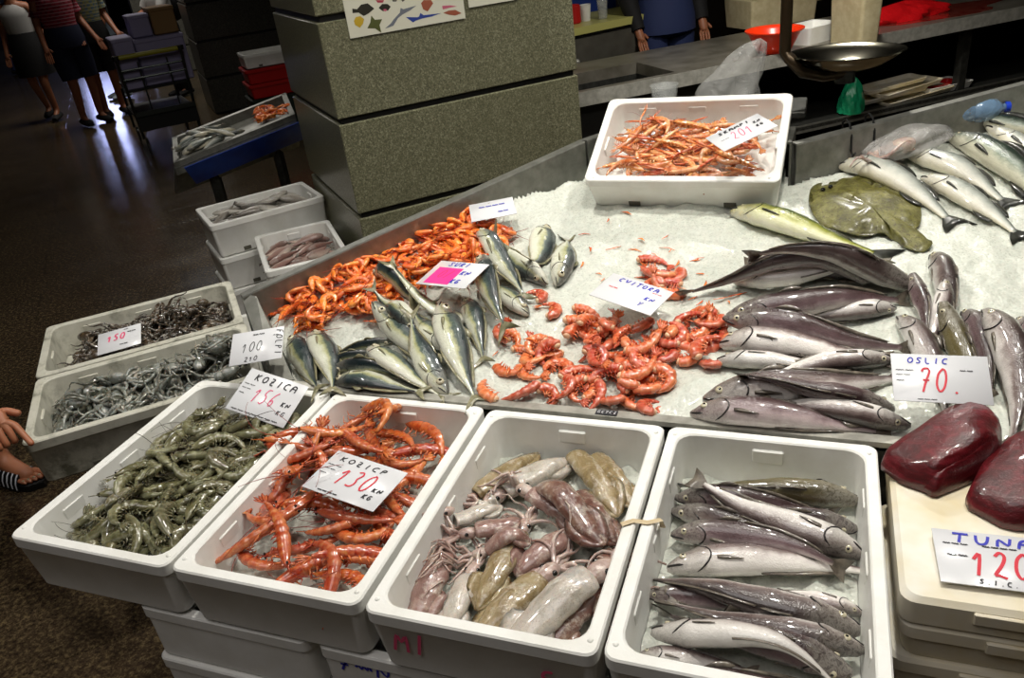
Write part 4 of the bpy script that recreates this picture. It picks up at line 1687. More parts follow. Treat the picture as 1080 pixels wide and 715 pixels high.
WARM = (1.0, .965, .89)
def lamp(x, y, z, power, size=.13, spread=140, tgt=None, label=''):
    root = empty('pendant_lamp', (x, y, z), label=label, cat='lamp')  # shade, cord and bulb are added around the area light, out of view
    m = MB().loft([[(r * math.cos(a), r * math.sin(a), h) for a in [2 * PI * k / 24 for k in range(24)]] for r, h in ((.17, .0), (.165, .03), (.09, .15), (.03, .18), (.026, .175), (.085, .145), (.158, .03), (.163, .0))], cap=(False, False))
    m.build('lamp_shade', 'dark_steel', root)
    m = MB().tube([(0, 0, .17), (0, 0, 4.5 - z)], .006, 6)
    m.build('cord', 'rubber', root)
    m = MB().ellipsoid((0, 0, .06), (.04, .04, .06), 12, 8)
    t = simple('glowing_bulb', '#fff2d8')
    t.node_tree.nodes['Principled BSDF'].inputs['Emission Color'].default_value = (1, .9, .7, 1)
    t.node_tree.nodes['Principled BSDF'].inputs['Emission Strength'].default_value = 30
    m.build('bulb', t, root)
    area('lamp_light', (x, y, z - .01), size, power, WARM, tgt, spread)


lamp(.45, .75, 3.0, 17, label='pendant lamp over the scad')
lamp(1.45, .2, 2.9, 15, label='pendant lamp over the middle of the ice table')
lamp(2.2, .6, 2.9, 13, label='pendant lamp over the large silver fish')
lamp(-.7, -.2, 3.2, 11, label='added out-of-view pendant lamp brightening the octopus boxes')  # unseen lamp added to brighten the left pair of boxes
lamp(1.5, 2.5, 2.7, 34, label='added out-of-view pendant lamp lighting the worktop behind')  # unseen lamp, set forward so light gets under the worktop
lamp(-2.0, 3.0, 2.9, 9, label='pendant lamp over the blue-fronted stall')
# daylight of the far entrance, then two unseen fill lights added at ceiling height
area('entrance_daylight', (-18.2, 17.3, 2.5), 1.0, 34, (.5, .55, 1.0), (-6.5, 6, 0), 170, 'SQUARE')
area('ceiling_fill_hall', (-6.5, 7.5, 4.4), 2.4, 100, (1, .95, .88), None, 170, 'SQUARE')
area('ceiling_fill_front', (.6, -2.0, 4.4), 2.4, 42, (1, .95, .92), None, 170, 'SQUARE')
w = bpy.data.worlds.new('world')
w.use_nodes = True
w.node_tree.nodes['Background'].inputs[0].default_value = (.6, .65, .8, 1)
w.node_tree.nodes['Background'].inputs[1].default_value = .05
SC.world = w
SC.view_settings.view_transform = 'Standard'
SC.view_settings.look = 'None'
SC.view_settings.gamma = 1
SC.view_settings.use_curve_mapping = False
SC.view_settings.exposure = -.04

# ================================================================== seafood
KO = [shrimp_kind(.098, 'orange', c, seed=i, rmax=.095, antenna=.55, nr=26, seg=10) for i, c in enumerate((2.2, 2.8, 1.7, 3.2))]
KP = [shrimp_kind(.17, 'pinkshell', c, head=False, seed=10 + i, rmax=.085, nr=24) for i, c in enumerate((1.9, 2.5, 1.3, 3.1))]
KG = [shrimp_kind(.15, 'greyshrimp', c, seed=20 + i, rmax=.088, antenna=.7, antmat='whisker_dark') for i, c in enumerate((1.6, 2.4, 1.0, 3.0))]
KR = [shrimp_kind(.185, 'redprawn', c, seed=30 + i, rmax=.074, antenna=.8, legs='each', nr=36) for i, c in enumerate((.8, 1.3, .4, 1.7))]
KS = [shrimp_kind(.165, 'scampi', c, seed=40 + i, rmax=.075, antenna=.7, claws=True, nr=30) for i, c in enumerate((.4, .9, 1.5))]
OCG = [octopus_kind(50 + i, .07, 'octo') for i in range(4)]
OCD = [octopus_kind(60 + i, .075, 'octo_dark') for i in range(3)]


def small_fish_kind(L, mat, bend, seed):
    N, seg = 20, 12
    P = PROFILE['hake' if seed % 2 else 'bass']
    rings, uvs, pts = [], [], []
    for i in range(N):
        u = i / (N - 1)
        x, y = (u - .5) * L, bend * L * 4 * u * (1 - u) - bend * L * .6
        h, w = lerp_tab(P['h'], u) * L * 1.25, lerp_tab(P['w'], u) * L * 1.3
        rings.append([(x, y - h * math.cos(2 * PI * j / seg), w * math.sin(2 * PI * j / seg)) for j in range(seg)])
        uvs.append([(u, abs((j / seg * 2 + 1) % 2 - 1)) for j in range(seg)])
        uvs[-1] = [(u, 1 - abs(1 - j / seg * 2)) for j in range(seg)]
        if i % 3 == 0:
            pts.append((x, y, w))
    parts = [('body', MB().loft(rings, uvs).mesh('small_fish_body', [mat]))]
    m = MB()
    e = rings[-1][0]
    x0, y0 = .5 * L, -bend * L * .6
    m.loft([[(x0 - .01 * L, y0 + .015 * L, .001), (x0 - .01 * L, y0 - .015 * L, .001), (x0 - .01 * L, y0 - .015 * L, -.001), (x0 - .01 * L, y0 + .015 * L, -.001)],
            [(x0 + .13 * L, y0 + .09 * L, .0006), (x0 + .13 * L, y0 - .09 * L, .0006), (x0 + .13 * L, y0 - .09 * L, -.0006), (x0 + .13 * L, y0 + .09 * L, -.0006)]])
    parts.append(('tail_fin', m.mesh('small_fish_tail', ['fin'])))
    m = MB()
    m.ellipsoid((-.4 * L, -.02 * L, .03 * L), (.018 * L, .018 * L, .012 * L), 8, 6)
    m.ellipsoid((-.4 * L, -.02 * L, -.03 * L), (.018 * L, .018 * L, .012 * L), 8, 6)
    parts.append(('eye', m.mesh('small_fish_eye', ['pupil'])))
    return dict(parts=parts, pts=pts)


SFG = [small_fish_kind(.17, 'smallfish', b, i) for i, b in enumerate((.02, -.03, .05))]
SFP = [small_fish_kind(.15, 'redfish', b, i) for i, b in enumerate((.03, -.03, .06))]


def ipoly(*pts, h=.02):
    return [tuple(on_ice(px, py, h)[:2]) for px, py in pts]


def lpoly(z, *pts):
    return [tuple(at(px, py, z)[:2]) for px, py in pts]


def bkeep(k):
    x0, y0, _ = BX[k]
    return [(x0 + .026, y0 - .584), (x0 + .374, y0 - .584), (x0 + .374, y0 - .026), (x0 + .026, y0 - .026)], (lambda x, y: RZ)


# --- olive grey shrimps in the first box
rr = random.Random(101)
pile(KG, 'raw_shrimp', [(.055, -.53), (.325, -.53), (.325, -.10), (.055, -.10)], 138, rr, scale=(.8, 1.12),
     keep=bkeep('A'), label='olive grey raw shrimp in the heap filling the leftmost front box', cat='shrimp', group='olive grey raw shrimps in the first front box')

# --- red prawns in the second box
rr = random.Random(102)
PB = lpoly(.64, (262, 597), (385, 622), (425, 560), (478, 470), (440, 452), (370, 450), (318, 470), (290, 520), (275, 560))
def yaw_b(rr, x, y):
    return rr.choice((.9, 2.2, -.5, .3, 4.0)) + rr.uniform(-.5, .5)
pile(KR, 'red_prawn', PB, 56, rr, yawf=yaw_b, scale=(.85, 1.05), roll=.35,
     keep=bkeep('B'), label='red prawn with long whiskers in the heap filling the second front box', cat='prawn', group='red prawns in the second front box')
# --- scampi in the tilted box
rr = random.Random(103)
pile(KS, 'scampi', box_poly((SB[0] - .005, SB[1] + .005), math.radians(-2.4), .20, .36), 52, rr, scale=(.68, .88), roll=.6, yawf=lambda r, x, y: r.choice((0, PI, .5, 3.6, -.4)) + r.uniform(-.45, .45),
     keep=(box_poly(SB, math.radians(-2.4), .29, .49), lambda x, y: SB[2] + (y - SB[1]) * TS), label='pale orange scampi with long claws in the heap of the tilted box', cat='scampi', group='scampi in the tilted box')

# --- octopus in the left pair
rr = random.Random(104)
pile(OCG, 'octopus', box_poly(LBX['L2'][0], LY, .27, .49), 62, rr, scale=(.75, 1.15), roll=.4,
     keep=(box_poly(LBX['L2'][0], LY, .335, .56), lambda x, y: .643), label='small grey octopus in the wet heap of the nearer left box', cat='octopus', group='grey octopus in the nearer left box')
c1 = LBX['L1'][0]
dl = np.array([math.cos(LY), math.sin(LY)])
pile(OCD, 'octopus', box_poly((c1[0] + dl[0] * .03, c1[1] + dl[1] * .03), LY, .25, .44), 44, rr, scale=(.8, 1.1), roll=.4,
     keep=(box_poly(LBX['L1'][0], LY, .345, .56), lambda x, y: .643), label='small dark brown octopus in the heap of the rear left box', cat='octopus', group='dark brown octopus in the rear left box')

# --- small fish in the boxes left of the pillar
rr = random.Random(105)
pile(SFG, 'small_fish', box_poly(B3, B3Y, .22, .40), 26, rr, yawf=lambda r, x, y: B3Y + r.choice((0, PI)) + r.uniform(-.4, .4), roll=.4,
     label='small grey fish in the box on top of the stack left of the pillar', cat='fish', group='small grey fish left of the pillar')
pile(SFP, 'small_fish', box_poly(B4[:2], b4yaw, .22, .38), 30, rr, yawf=lambda r, x, y: B3Y + r.choice((0, PI)) + r.uniform(-.6, .6), roll=.4,
     label='small pink fish in the low box tucked beside the ice table', cat='fish', group='small pink fish beside the ice table')

fill_field(IP, ice_z)
_in = np.zeros_like(HF, bool)
for k in range(len(IP)):
    x1, y1 = IP[k]
    x2, y2 = IP[(k + 1) % len(IP)]
    if y1 != y2:
        _in ^= ((y1 > GYY) != (y2 > GYY)) & (GXX < (x2 - x1) * (GYY - y1) / (y2 - y1) + x1)
HF[_in] = HF_ICE[_in]
# --- orange cooked shrimps on the ice
rr = random.Random(106)
PO = ipoly((292, 335), (330, 348), (356, 325), (398, 338), (428, 305), (455, 294), (500, 286), (530, 268)) + ipoly((532, 240), (500, 226), (470, 222), h=.05) + [(.50, .76), (.40, .645), (.30, .525), (.20, .41), (.10, .295), (.065, .26)]
pile(KO, 'cooked_shrimp', PO, 285, rr, scale=(.85, 1.12), roll=.6,
     label='bright orange cooked shrimp in the heap at the left end of the ice', cat='shrimp', group='orange cooked shrimps on the ice')
for px, py, y_, lb in ((537, 254, .4, 'single orange shrimp lying apart on the ice beside the heap'),):
    q = on_ice(px, py, .01)
    put_small(KO[1], 'cooked_shrimp', q[0], q[1], y_, False, .1, 1.0, label=lb, cat='shrimp')

# --- headless coral shrimps on the ice
rr = random.Random(107)
def pink(poly, n, tags):
    pile(KP, 'peeled_shrimp', poly, n, rr, scale=(.8, 1.02), roll=.5, tries=20, **tags)
tg = dict(label='coral red headless shrimp among those scattered in the middle of the ice', cat='shrimp', group='coral headless shrimps on the ice')
pink(ipoly((600, 335), (690, 345), (735, 325), (762, 330), (758, 372), (742, 412), (700, 428), (625, 422), (600, 410), (610, 380), (625, 358)), 52, tg)
pink(ipoly((485, 412), (520, 405), (545, 372), (570, 352), (590, 372), (600, 405), (600, 424), (520, 418)), 13, tg)
pink(ipoly((670, 298), (682, 278), (720, 285), (735, 318), (700, 318)), 7, tg)
for px, py, yw in ((540, 352, .1), (567, 312, 1.4), (583, 328, .9), (528, 352, 2.8), (690, 272, .3), (640, 348, 2.5), (622, 330, .2)):
    q = on_ice(px, py, .01)
    put_small(KP[int(px) % 4], 'peeled_shrimp', q[0], q[1], yw, px % 2 == 0, .1, .85, **tg)

# broken shell pieces on the ice
rr = random.Random(108)
for k in range(46):
    px, py = rr.choice(((rr.uniform(610, 770), rr.uniform(238, 290)), (rr.uniform(580, 720), rr.uniform(225, 300)), (rr.uniform(500, 560), rr.uniform(330, 400)), (rr.uniform(720, 790), rr.uniform(270, 330))))
    q = on_ice(px, py, .0)
    L = rr.uniform(.008, .026)
    m = MB()
    a = rr.uniform(0, PI)
    zz = hf(q[0], q[1]) + .003
    m.tube([(q[0] - math.cos(a) * L, q[1] - math.sin(a) * L, zz), (q[0], q[1], zz + .002), (q[0] + math.cos(a + .4) * L, q[1] + math.sin(a + .4) * L, zz)], [.001, rr.uniform(.0015, .004), .001], 5, flat=.5)
    m.build('shell_scrap', 'orange', loc=(q[0], q[1], zz), sharp=None, label='small orange scrap of shrimp shell lying loose on the ice', cat='shell scrap', group='scraps of shrimp shell on the ice')


# --- fish helper with pixel ends
def ifish(name, kind, h, t, mat, label, hh=.02, cat='fish', **kw):
    a, b = on_ice(h[0], h[1], hh), on_ice(t[0], t[1], hh)
    return fish(name, kind, a, b, mat, label=label, cat=cat, **kw)


# scad, lowest first.  roll 90: back to the left of head->tail; -90: to the right
SC_ = [
    ((349, 396), (440, 411), 'pale scad lying flat along the front rim, belly towards the boxes', -100, 0, .95, .0),
    ((306, 352), (334, 408), 'dark-backed scad at the left end of its row, half under the pale one', 60, .0, 1.0, .0),
    ((414, 352), (350, 362), 'brown-backed scad, uppermost of the three lying crosswise', 10, .0, .8, .02),
    ((392, 362), (336, 372), 'short brown-backed scad, middle of the three lying crosswise', 10, .0, .9, .02),
    ((347, 381), (436, 396), 'black-backed scad, lowest of the three lying crosswise', 0, .02, .8, .01),
    ((396, 335), (452, 388), 'grey-green scad sloping down right behind the big pale-bellied one', 70, .05, .95, .0),
    ((327, 345), (350, 405), 'broad pale-bellied scad standing head up near the left end', 105, .05, 1.12, .02),
    ((388, 362), (462, 407), 'large pale-bellied scad running down to the right, tail on the rim', 105, -.04, 1.0, .02),
    ((396, 300), (452, 322), 'blue-black scad lying at the top edge of the heap beside the shrimps', 20, -.03, .95, .01),
    ((440, 350), (398, 322), 'dark scad head showing its mouth, under the blue-black one', 120, .0, 1.15, .02),
    ((498, 330), (420, 308), 'pale scad lying under the pink-stickered price tag', -100, .03, .8, .03),
    ((470, 404), (436, 345), 'scad with large clear eye, head down at the rim', -75, .06, 1.05, .03),
    ((472, 358), (434, 316), 'silver-headed scad sloping head down in the middle of the heap', -80, .04, 1.15, .05),
    ((466, 322), (499, 408), 'pale scad with yellow side stripe, tail reaching down to the rim', 100, -.02, .95, .03),
    ((488, 308), (508, 368), 'slim grey scad tail down under the right side of the pink tag', 70, .03, .9, .02),
    ((557, 326), (518, 286), 'silver scad with wide eye facing right beside the coral shrimps', -95, .05, 1.1, .02),
    ((505, 258), (551, 306), 'yellow-sided scad half hidden behind the blue-backed one', 80, .03, .85, .02),
    ((508, 272), (531, 342), 'long blue-backed scad lying head up right of the pink tag', 50, -.03, .9, .05),
    ((577, 294), (524, 260), 'dark-headed scad, left of the three apart at the back', 150, .04, 1.0, .02),
    ((574, 231), (560, 285), 'pale-bellied scad, middle of the three apart at the back', 115, .03, 1.25, .02),
    ((586, 292), (597, 240), 'silver scad with its tail up, right of the three apart at the back', -110, -.04, 1.15, .03),
]
for h, t, lb, ro, bd, rs, dz in SC_:
    ifish('scad', 'scad', h, t, 'scad', lb, roll=ro, bend=bd, r=rs * .95, hh=.025 + dz * .5, group='scad on the ice')

# hake on the ice
HK = [
    ((962, 286), (797, 275), 'hake', 'white-bellied hake farthest back in the stack on the ice', 130, .03, 1.0),
    ((773, 292), (925, 290), 'hake', 'silver-headed hake second from the back, mouth to the left', 100, .0, 1.0),
    ((918, 296), (730, 303), 'hake_pink', 'sinuous brown hake reaching its tail far left to the coral shrimps', 40, -.04, .85),
    ((968, 296), (800, 300), 'hake', 'dark hake crossing behind the upright ones at the right', 30, .03, 1.0),
    ((946, 318), (840, 328), 'hake', 'white belly-up hake with a black gill slit, head to the right', 150, .03, 1.15),
    ((766, 327), (948, 309), 'hake_pink', 'dark-backed hake arching above the white belly-up one', 20, -.07, .9),
    ((759, 357), (925, 374), 'hake', 'grey hake with an open eye in the middle of the stack', 70, .0, 1.15),
    ((763, 339), (952, 362), 'hake_pink', 'black-headed hake whose tail points to the upright hakes', 20, -.05, .9),
    ((756, 377), (890, 384), 'hake', 'silver-cheeked hake lying below the open-eyed one', 105, .0, 1.05),
    ((946, 376), (786, 403), 'hake', 'slim white-bellied hake running diagonally across the stack', 120, -.03, .8),
    ((728, 429), (925, 444), 'hake_pink', 'hake lying along the front rim with its eye next to the shrimps', 60, -.02, 1.0),
    ((962, 440), (800, 424), 'hake', 'pale hake under the price tag 70 at the rim', 120, .02, 1.0),
    ((741, 418), (944, 392), 'hake', 'brown hake with its snout over the coral shrimps', 45, -.03, 1.05),
    ((945, 420), (790, 418), 'hake_pink', 'broad brown hake nearest the rim, ending at the price tag 70', 55, .04, 1.1),
]
for h, t, mt, lb, ro, bd, rs in HK:
    ifish('hake', 'hake', h, t, mt, lb, roll=ro, bend=bd, r=rs * 1.2, hh=.03, group='hakes stacked on the ice')
HU = [
    ((986, 259), (1000, 345), 'hake', 'upright hake standing farthest back of the right group', 30, .05, 1.3),
    ((962, 290), (976, 352), 'hake_pink', 'brown hake leaning left of the farthest upright one', 20, .05, 1.4),
    ((1018, 318), (1048, 400), 'hake_pink', 'brown hake between the dark green one and the largest one', 30, .05, 1.3),
    ((1060, 336), (1095, 430), 'hake', 'hake partly hidden behind the largest one at the right', 30, .03, 1.2),
    ((1078, 325), (1110, 400), 'hake_pink', 'dark hake cut by the right edge of the picture', 30, .0, 1.3),
    ((996, 302), (975, 360), 'hake', 'silver hake crossing in front of the farthest upright one', 80, .05, 1.3),
    ((948, 326), (1000, 425), 'hake', 'silver-grey hake curving down to the price tag 70 on the left', 60, .06, 1.25),
    ((992, 328), (1040, 425), 'hake_olive', 'dark green-backed hake running down behind the price tag 70', 20, .03, 1.35),
    ((1036, 338), (1070, 450), 'hake', 'largest silver hake reaching down to the rim right of tag 70', 45, .10, 1.45),
]
for h, t, mt, lb, ro, bd, rs in HU:
    ifish('hake', 'hake', h, t, mt, lb, roll=ro, bend=bd, r=rs, hh=.04, group='hakes on the right of the ice')

# large fish at the back right
ifish('wrasse', 'bass', (771, 220), (922, 262), 'wrasse', 'yellow-green backed fish with a white belly in front of the scampi box', roll=85, bend=-.03, r=.82, hh=.02)
ifish('sea_bass', 'bass', (885, 173), (1000, 224), 'bass', 'silver bass lying next to the olive flat fish', roll=75, bend=.05, r=.85, hh=.02, group='silver bass at the back of the ice')
ifish('sea_bass', 'bass', (955, 156), (1058, 204), 'bass', 'silver bass in the middle, its black tail over the next fish', roll=75, bend=.05, r=.85, hh=.03, group='silver bass at the back of the ice')
ifish('sea_bass', 'bass', (972, 185), (1072, 236), 'bass', 'silver bass lying nearest the viewer with its tail at the edge', roll=75, bend=.05, r=.85, hh=.03, group='silver bass at the back of the ice')
ifish('large_fish', 'bass', (1000, 134), (1120, 222), 'salmon', 'large fish with a black-green back beside the clear bag', roll=60, bend=.05, r=.62, hh=.04)
ifish('large_fish', 'bass', (1042, 126), (1150, 195), 'bass', 'large pale fish with a red patch in the far right corner', roll=80, bend=.02, r=.6, hh=.04)
ifish('large_fish', 'bass', (1010, 120), (1150, 150), 'salmon', 'dark fish lying behind the pale one at the far right', roll=40, bend=.0, r=.5, hh=.03)


# olive flat fish
def flatfish():
    px = [(855, 205), (864, 194), (890, 190), (920, 192), (945, 203), (968, 215), (969, 234), (960, 240), (975, 246), (982, 254), (972, 262), (955, 258), (940, 246), (925, 243), (900, 243), (872, 236), (858, 222)]
    q = [on_ice(a, b, .012) for a, b in px]
    # denser outline
    pts = []
    n = len(q)
    for i in range(n):
        a, b, c, d = q[i - 1], q[i], q[(i + 1) % n], q[(i + 2) % n]
        for k in range(4):
            t = k / 4
            pts.append(.5 * ((2 * b) + (-a + c) * t + (2 * a - 5 * b + 4 * c - d) * t * t + (-a + 3 * b - 3 * c + d) * t ** 3))
    c = sum(pts) / len(pts)
    c = np.array([c[0] - .02, c[1] + .01, 0])
    m = MB()
    rings = []
    for s, h in ((1.03, .001), (1.02, .004), (.93, .007), (.86, .014), (.8, .017), (.6, .025), (.35, .030), (.12, .031)):
        ring = []
        for i, p in enumerate(pts):
            x, y = c[0] + (p[0] - c[0]) * s, c[1] + (p[1] - c[1]) * s
            wv = .0045 * math.sin(i * .9) * (s > .7) + .004 * math.sin(x * 90) * math.sin(y * 70 + 1)
            ring.append((x, y, hf(x, y) * .3 + ice_z(x, y) * .7 + h + wv + .004))
        rings.append(ring)
    m.loft(rings[::-1], cap=(True, True))
    loc = (c[0], c[1], ice_z(c[0], c[1]))
    o = m.build('flatfish', 'turbot', loc=loc, sharp=None, label='olive green mottled flat fish lying on the ice beside the bass', cat='flat fish')
    for (a, b) in ((868, 200), (876, 197)):
        p = on_ice(a, b, .03)
        e = MB().ellipsoid(tuple(p), (.007, .007, .006), 10, 6)
        e.build('eye', 'bead', o, loc=loc)
flatfish()

# hake in the end box
def dfish(h, t, mt, lb, ro, bd, rs, z=.655, b2=0.0, lift=0):
    return fish('hake', 'hake', at(h[0], h[1], z), at(t[0], t[1], z), mt, roll=ro, bend=bd, r=rs * 1.22, bend2=b2, lift=lift, label=lb, cat='fish', group='hakes in the end box')
dfish((907, 513), (722, 497), 'hake_olive', 'olive-backed hake farthest back in the end box', 40, .04, 1.05)
dfish((906, 541), (745, 522), 'hake_pink', 'dark-headed hake second from the back, head to the right', 20, .03, 1.0)
dfish((712, 511), (870, 528), 'hake_pink', 'hake with a black head at the left wall, second from the back', 10, -.04, 1.0)
dfish((708, 523), (872, 578), 'hake', 'black-headed hake lying under the white-bellied one', 10, .0, .95)
dfish((915, 568), (742, 514), 'hake', 'white-bellied hake with a dark fin near its gill', 115, .03, 1.15, .665)
dfish((703, 583), (914, 582), 'hake', 'silver hake with its eye at the left wall', 80, .03, 1.0, .66)
dfish((707, 546), (880, 582), 'hake_pink', 'mauve hake curving under the white-bellied one', 35, .05, 1.0, .665)
dfish((680, 613), (800, 628), 'hake_pink', 'hake head peeking out at the left wall', 30, .0, 1.0, .65)
dfish((913, 632), (800, 608), 'hake', 'hake mostly hidden behind the large-eyed one at the right', 100, .0, 1.1, .65)
dfish((910, 645), (690, 590), 'hake', 'large hake with a bright open eye at the right wall', 55, .04, 1.1, .67)
dfish((914, 667), (712, 618), 'hake', 'grey hake with its eye just below the large-eyed one', 60, .05, 1.0, .67)
dfish((672, 676), (790, 690), 'hake', 'small silver hake head at the near left corner of the box', 80, .0, 1.1, .65)
dfish((902, 688), (706, 628), 'hake_pink', 'dark mauve-backed hake bulging in the near half of the box', 15, .04, 1.1, .675)
dfish((686, 648), (885, 702), 'hake', 'white-bellied hake lying diagonally near the front wall', 120, .02, 1.0, .67)
dfish((674, 700), (912, 712), 'hake_pink', 'hake lying along the front wall of the end box', 45, -.03, 1.0, .67)


# squid
def sq(tip, head, r, mat, lb, arms=8, z=.655, fin=True, alen=.11, rd=.62):
    return squid(at(head[0], head[1], z), at(tip[0], tip[1], z), r, mat, arms=arms, fin=fin, alen=alen, roundness=rd, label=lb, cat='squid', group='squid in the third box')
R = random.Random(77)
sq((567, 466), (500, 512), .024, 'squid_tan', 'yellowish squid lying at the back left with its tip in the corner', z=.65)
sq((602, 470), (530, 508), .03, 'squid_pale', 'bluish grey squid lying across the back of the box', z=.655)
sq((668, 520), (628, 472), .026, 'squid_tan', 'orange-tan squid along the back right wall', arms=0)
sq((650, 530), (606, 470), .028, 'squid_tan', 'tan squid beside the orange one at the back right', arms=0)
sq((641, 560), (640, 640), .028, 'squid_maroon', 'reddish squid squeezed along the right wall', arms=6, alen=.06)
sq((575, 672), (622, 615), .03, 'squid_maroon', 'brown dotted squid in the near right corner', arms=0)
sq((466, 655), (492, 598), .024, 'squid_pale', 'whitish squid near the front left between two brown ones', arms=6)
sq((500, 628), (545, 552), .027, 'squid_tan', 'tan speckled squid in the middle of the box')
sq((620, 545), (560, 515), .026, 'squid_rose', 'rose squid under the maroon pair', arms=6, alen=.08)
sq((541, 592), (592, 556), .026, 'squid_rose', 'pink-red squid in the centre under the orange one', arms=6, alen=.08)
sq((434, 642), (464, 572), .033, 'squid_rose', 'broad rose-brown squid standing at the near left wall', arms=5, alen=.05, rd=.55)
sq((650, 563), (610, 516), .026, 'squid_maroon', 'maroon-tan squid right of the dark one', arms=0)
sq((636, 566), (572, 504), .028, 'squid_maroon', 'large dark maroon squid across the right half', arms=0, z=.67)
sq((494, 655), (566, 592), .031, 'squid_tan', 'large orange-tan squid with its eyed head to the right', z=.675)
sq((524, 668), (620, 606), .036, 'squid_pale', 'largest pale pink squid in front with curled arms', z=.675)
sq((548, 540), (500, 548), .022, 'squid_rose', 'small squid with a tangle of pale arms at the left', z=.67, alen=.13)
sq((560, 552), (512, 562), .02, 'squid_rose', 'small squid with a black eye among the tangled arms', z=.675, alen=.12)
sq((528, 520), (478, 538), .02, 'squid_pale', 'small pale squid with arms against the left wall', z=.67, alen=.1)


# tuna
def tuna(pxs, z0, hgt, lb, lean=0, ridge=None):
    q = [at(a, b, z0) for a, b in pxs]
    pts = []
    n = len(q)
    for i in range(n):
        a, b, d = q[i - 1], q[i], q[(i + 1) % n]
        for k, t in enumerate((.12, .3, .5, .7, .88)):
            pts.append(b * (1 - t) + d * t)
    c = sum(pts) / len(pts)
    m = MB()
    rings = []
    xa, xb = min(p[0] for p in pts), max(p[0] for p in pts)
    for s, h in ((.95, 0), (1, .04), (1.0, .3), (.95, .72), (.90, .88), (.84, .93), (.6, 1.0), (.3, 1.06)):
        ring = []
        for p in pts:
            x, y = c[0] + (p[0] - c[0]) * s, c[1] + (p[1] - c[1]) * s + .25 * h * hgt
            t = (x - xa) / (xb - xa)
            k = .45 + .85 * t if t < .75 else 1.09 - .5 * (t - .75)
            ring.append((x, y, z0 + h * hgt * k * (1 + .05 * math.sin(x * 60) * math.sin(y * 47))))
        rings.append(ring)
    m.loft(rings)
    loc = (float(c[0]), float(c[1]), z0)
    return m, loc, lb
m, loc, lb = tuna([(926, 494), (958, 478), (1005, 456), (1040, 462), (1056, 480), (1052, 498), (1020, 512), (985, 524), (950, 512)], .702, .075, '')
tn = m.build('tuna_fillet', 'tuna', loc=loc, sharp=None, label='dark red raw tuna fillet at the left edge of the foam lid', cat='tuna fillet')
m, l2, _ = tuna([(962, 512), (1000, 492), (1040, 478), (1056, 486), (1048, 500), (1010, 516), (985, 526)], .704, .062, '')
m.build('belly_flap', 'tuna', tn, loc=loc, sharp=None)
m, loc, lb = tuna([(1016, 536), (1030, 508), (1060, 484), (1110, 474), (1170, 490), (1180, 540), (1130, 566), (1060, 560)], .702, .075, '')
m.build('tuna_fillet', 'tuna', loc=loc, sharp=None, label='second larger red tuna piece cut by the right picture edge', cat='tuna fillet')

# ================================================================== price tags
def T(c, u, v, lu, lv, lines, label, **kw):
    return price_tag(c, u, v, lu, lv, lines, label, **kw)
def small(ink='ink_black'):
    return [(ink, 'small_lettering', '~~', -.46, .12, .05, .1, .012), (ink, 'small_lettering', '~~', -.46, .02, .05, .08, .012), (ink, 'small_lettering', '~', -.46, -.1, .05, .1, .012)]
T((.625, -.31, .706), (.986, -.128, -.102), (.13, .991, .012), .176, .124,
  [('ink_black', 'name_lettering', 'KOZICP', -.38, .28, .11, .115, .022), ('ink_red', 'price_figures', '130', -.24, -.22, .42, .17, .03), ('ink_black', 'unit_lettering', 'KN', .29, -.14, .1, .07, .025), ('ink_black', 'unit_lettering', 'KG', .24, -.33, .1, .07, .025), ('ink_black', 'small_lettering', '~~~~', -.3, -.47, .05, .07, .02)] + small(),
  'white tag reading 130 in red, lying on the red prawns')
T((.256, -.081, .722), (.973, -.024, -.23), (.113, .915, .386), .163, .122,
  [('ink_black', 'name_lettering', 'KOZICA', -.36, .26, .15, .125, .028), ('ink_pink', 'price_figures', '156', -.24, -.2, .36, .14, .022), ('ink_black', 'unit_lettering', 'KN', .26, -.1, .1, .08, .025), ('ink_black', 'unit_lettering', 'KG', .26, -.3, .1, .08, .02), ('ink_black', 'small_lettering', '~~~~~~~', -.42, -.48, .06, .115, .018)] + small(),
  'white tag reading KOZICA 156 at the back of the olive shrimp box')
T((1.063, .35, .83), (.942, -.308, -.133), (.32, .944, .086), .171, .116,
  [('ink_blue', 'name_lettering', 'CVITORA', -.33, .27, .14, .095, .028), ('ink_blue', 'unit_lettering', 'KN', .22, -.08, .12, .08, .025), ('ink_blue', 'unit_lettering', 'Y', .2, -.33, .14, .08, .025), ('ink_red', 'small_lettering', '~~', -.38, -.05, .1, .08, .015), ('ink_red', 'small_lettering', '~~', .25, .2, .06, .08, .015)],
  'white blue-lettered tag lying on the coral headless shrimps')
T((.577, .372, .855), (.968, -.243, .066), (.232, .962, .143), .166, .12,
  [('ink_blue', 'name_lettering', 'SURI', -.25, .3, .15, .11, .03), ('ink_blue', 'unit_lettering', 'KN', .14, -.02, .15, .1, .035), ('ink_blue', 'unit_lettering', 'KG', .1, -.36, .15, .1, .035), ('ink_red', 'price_figures', '0/', -.25, -.2, .32, .13, .016)],
  'white SURI tag with a bright pink sticker on the scad', sticker=(-.13, -.1, .5, .66))
T((.575, .706, .915), (.9, .42, .05), (-.42, .9, .17), .135, .105,
  [('ink_blue', 'name_lettering', '~~~~', -.3, .1, .18, .15, .03), ('ink_blue', 'unit_lettering', '~~', .1, -.3, .15, .12, .03)],
  'faint blue-lettered tag at the upper end of the orange shrimps')
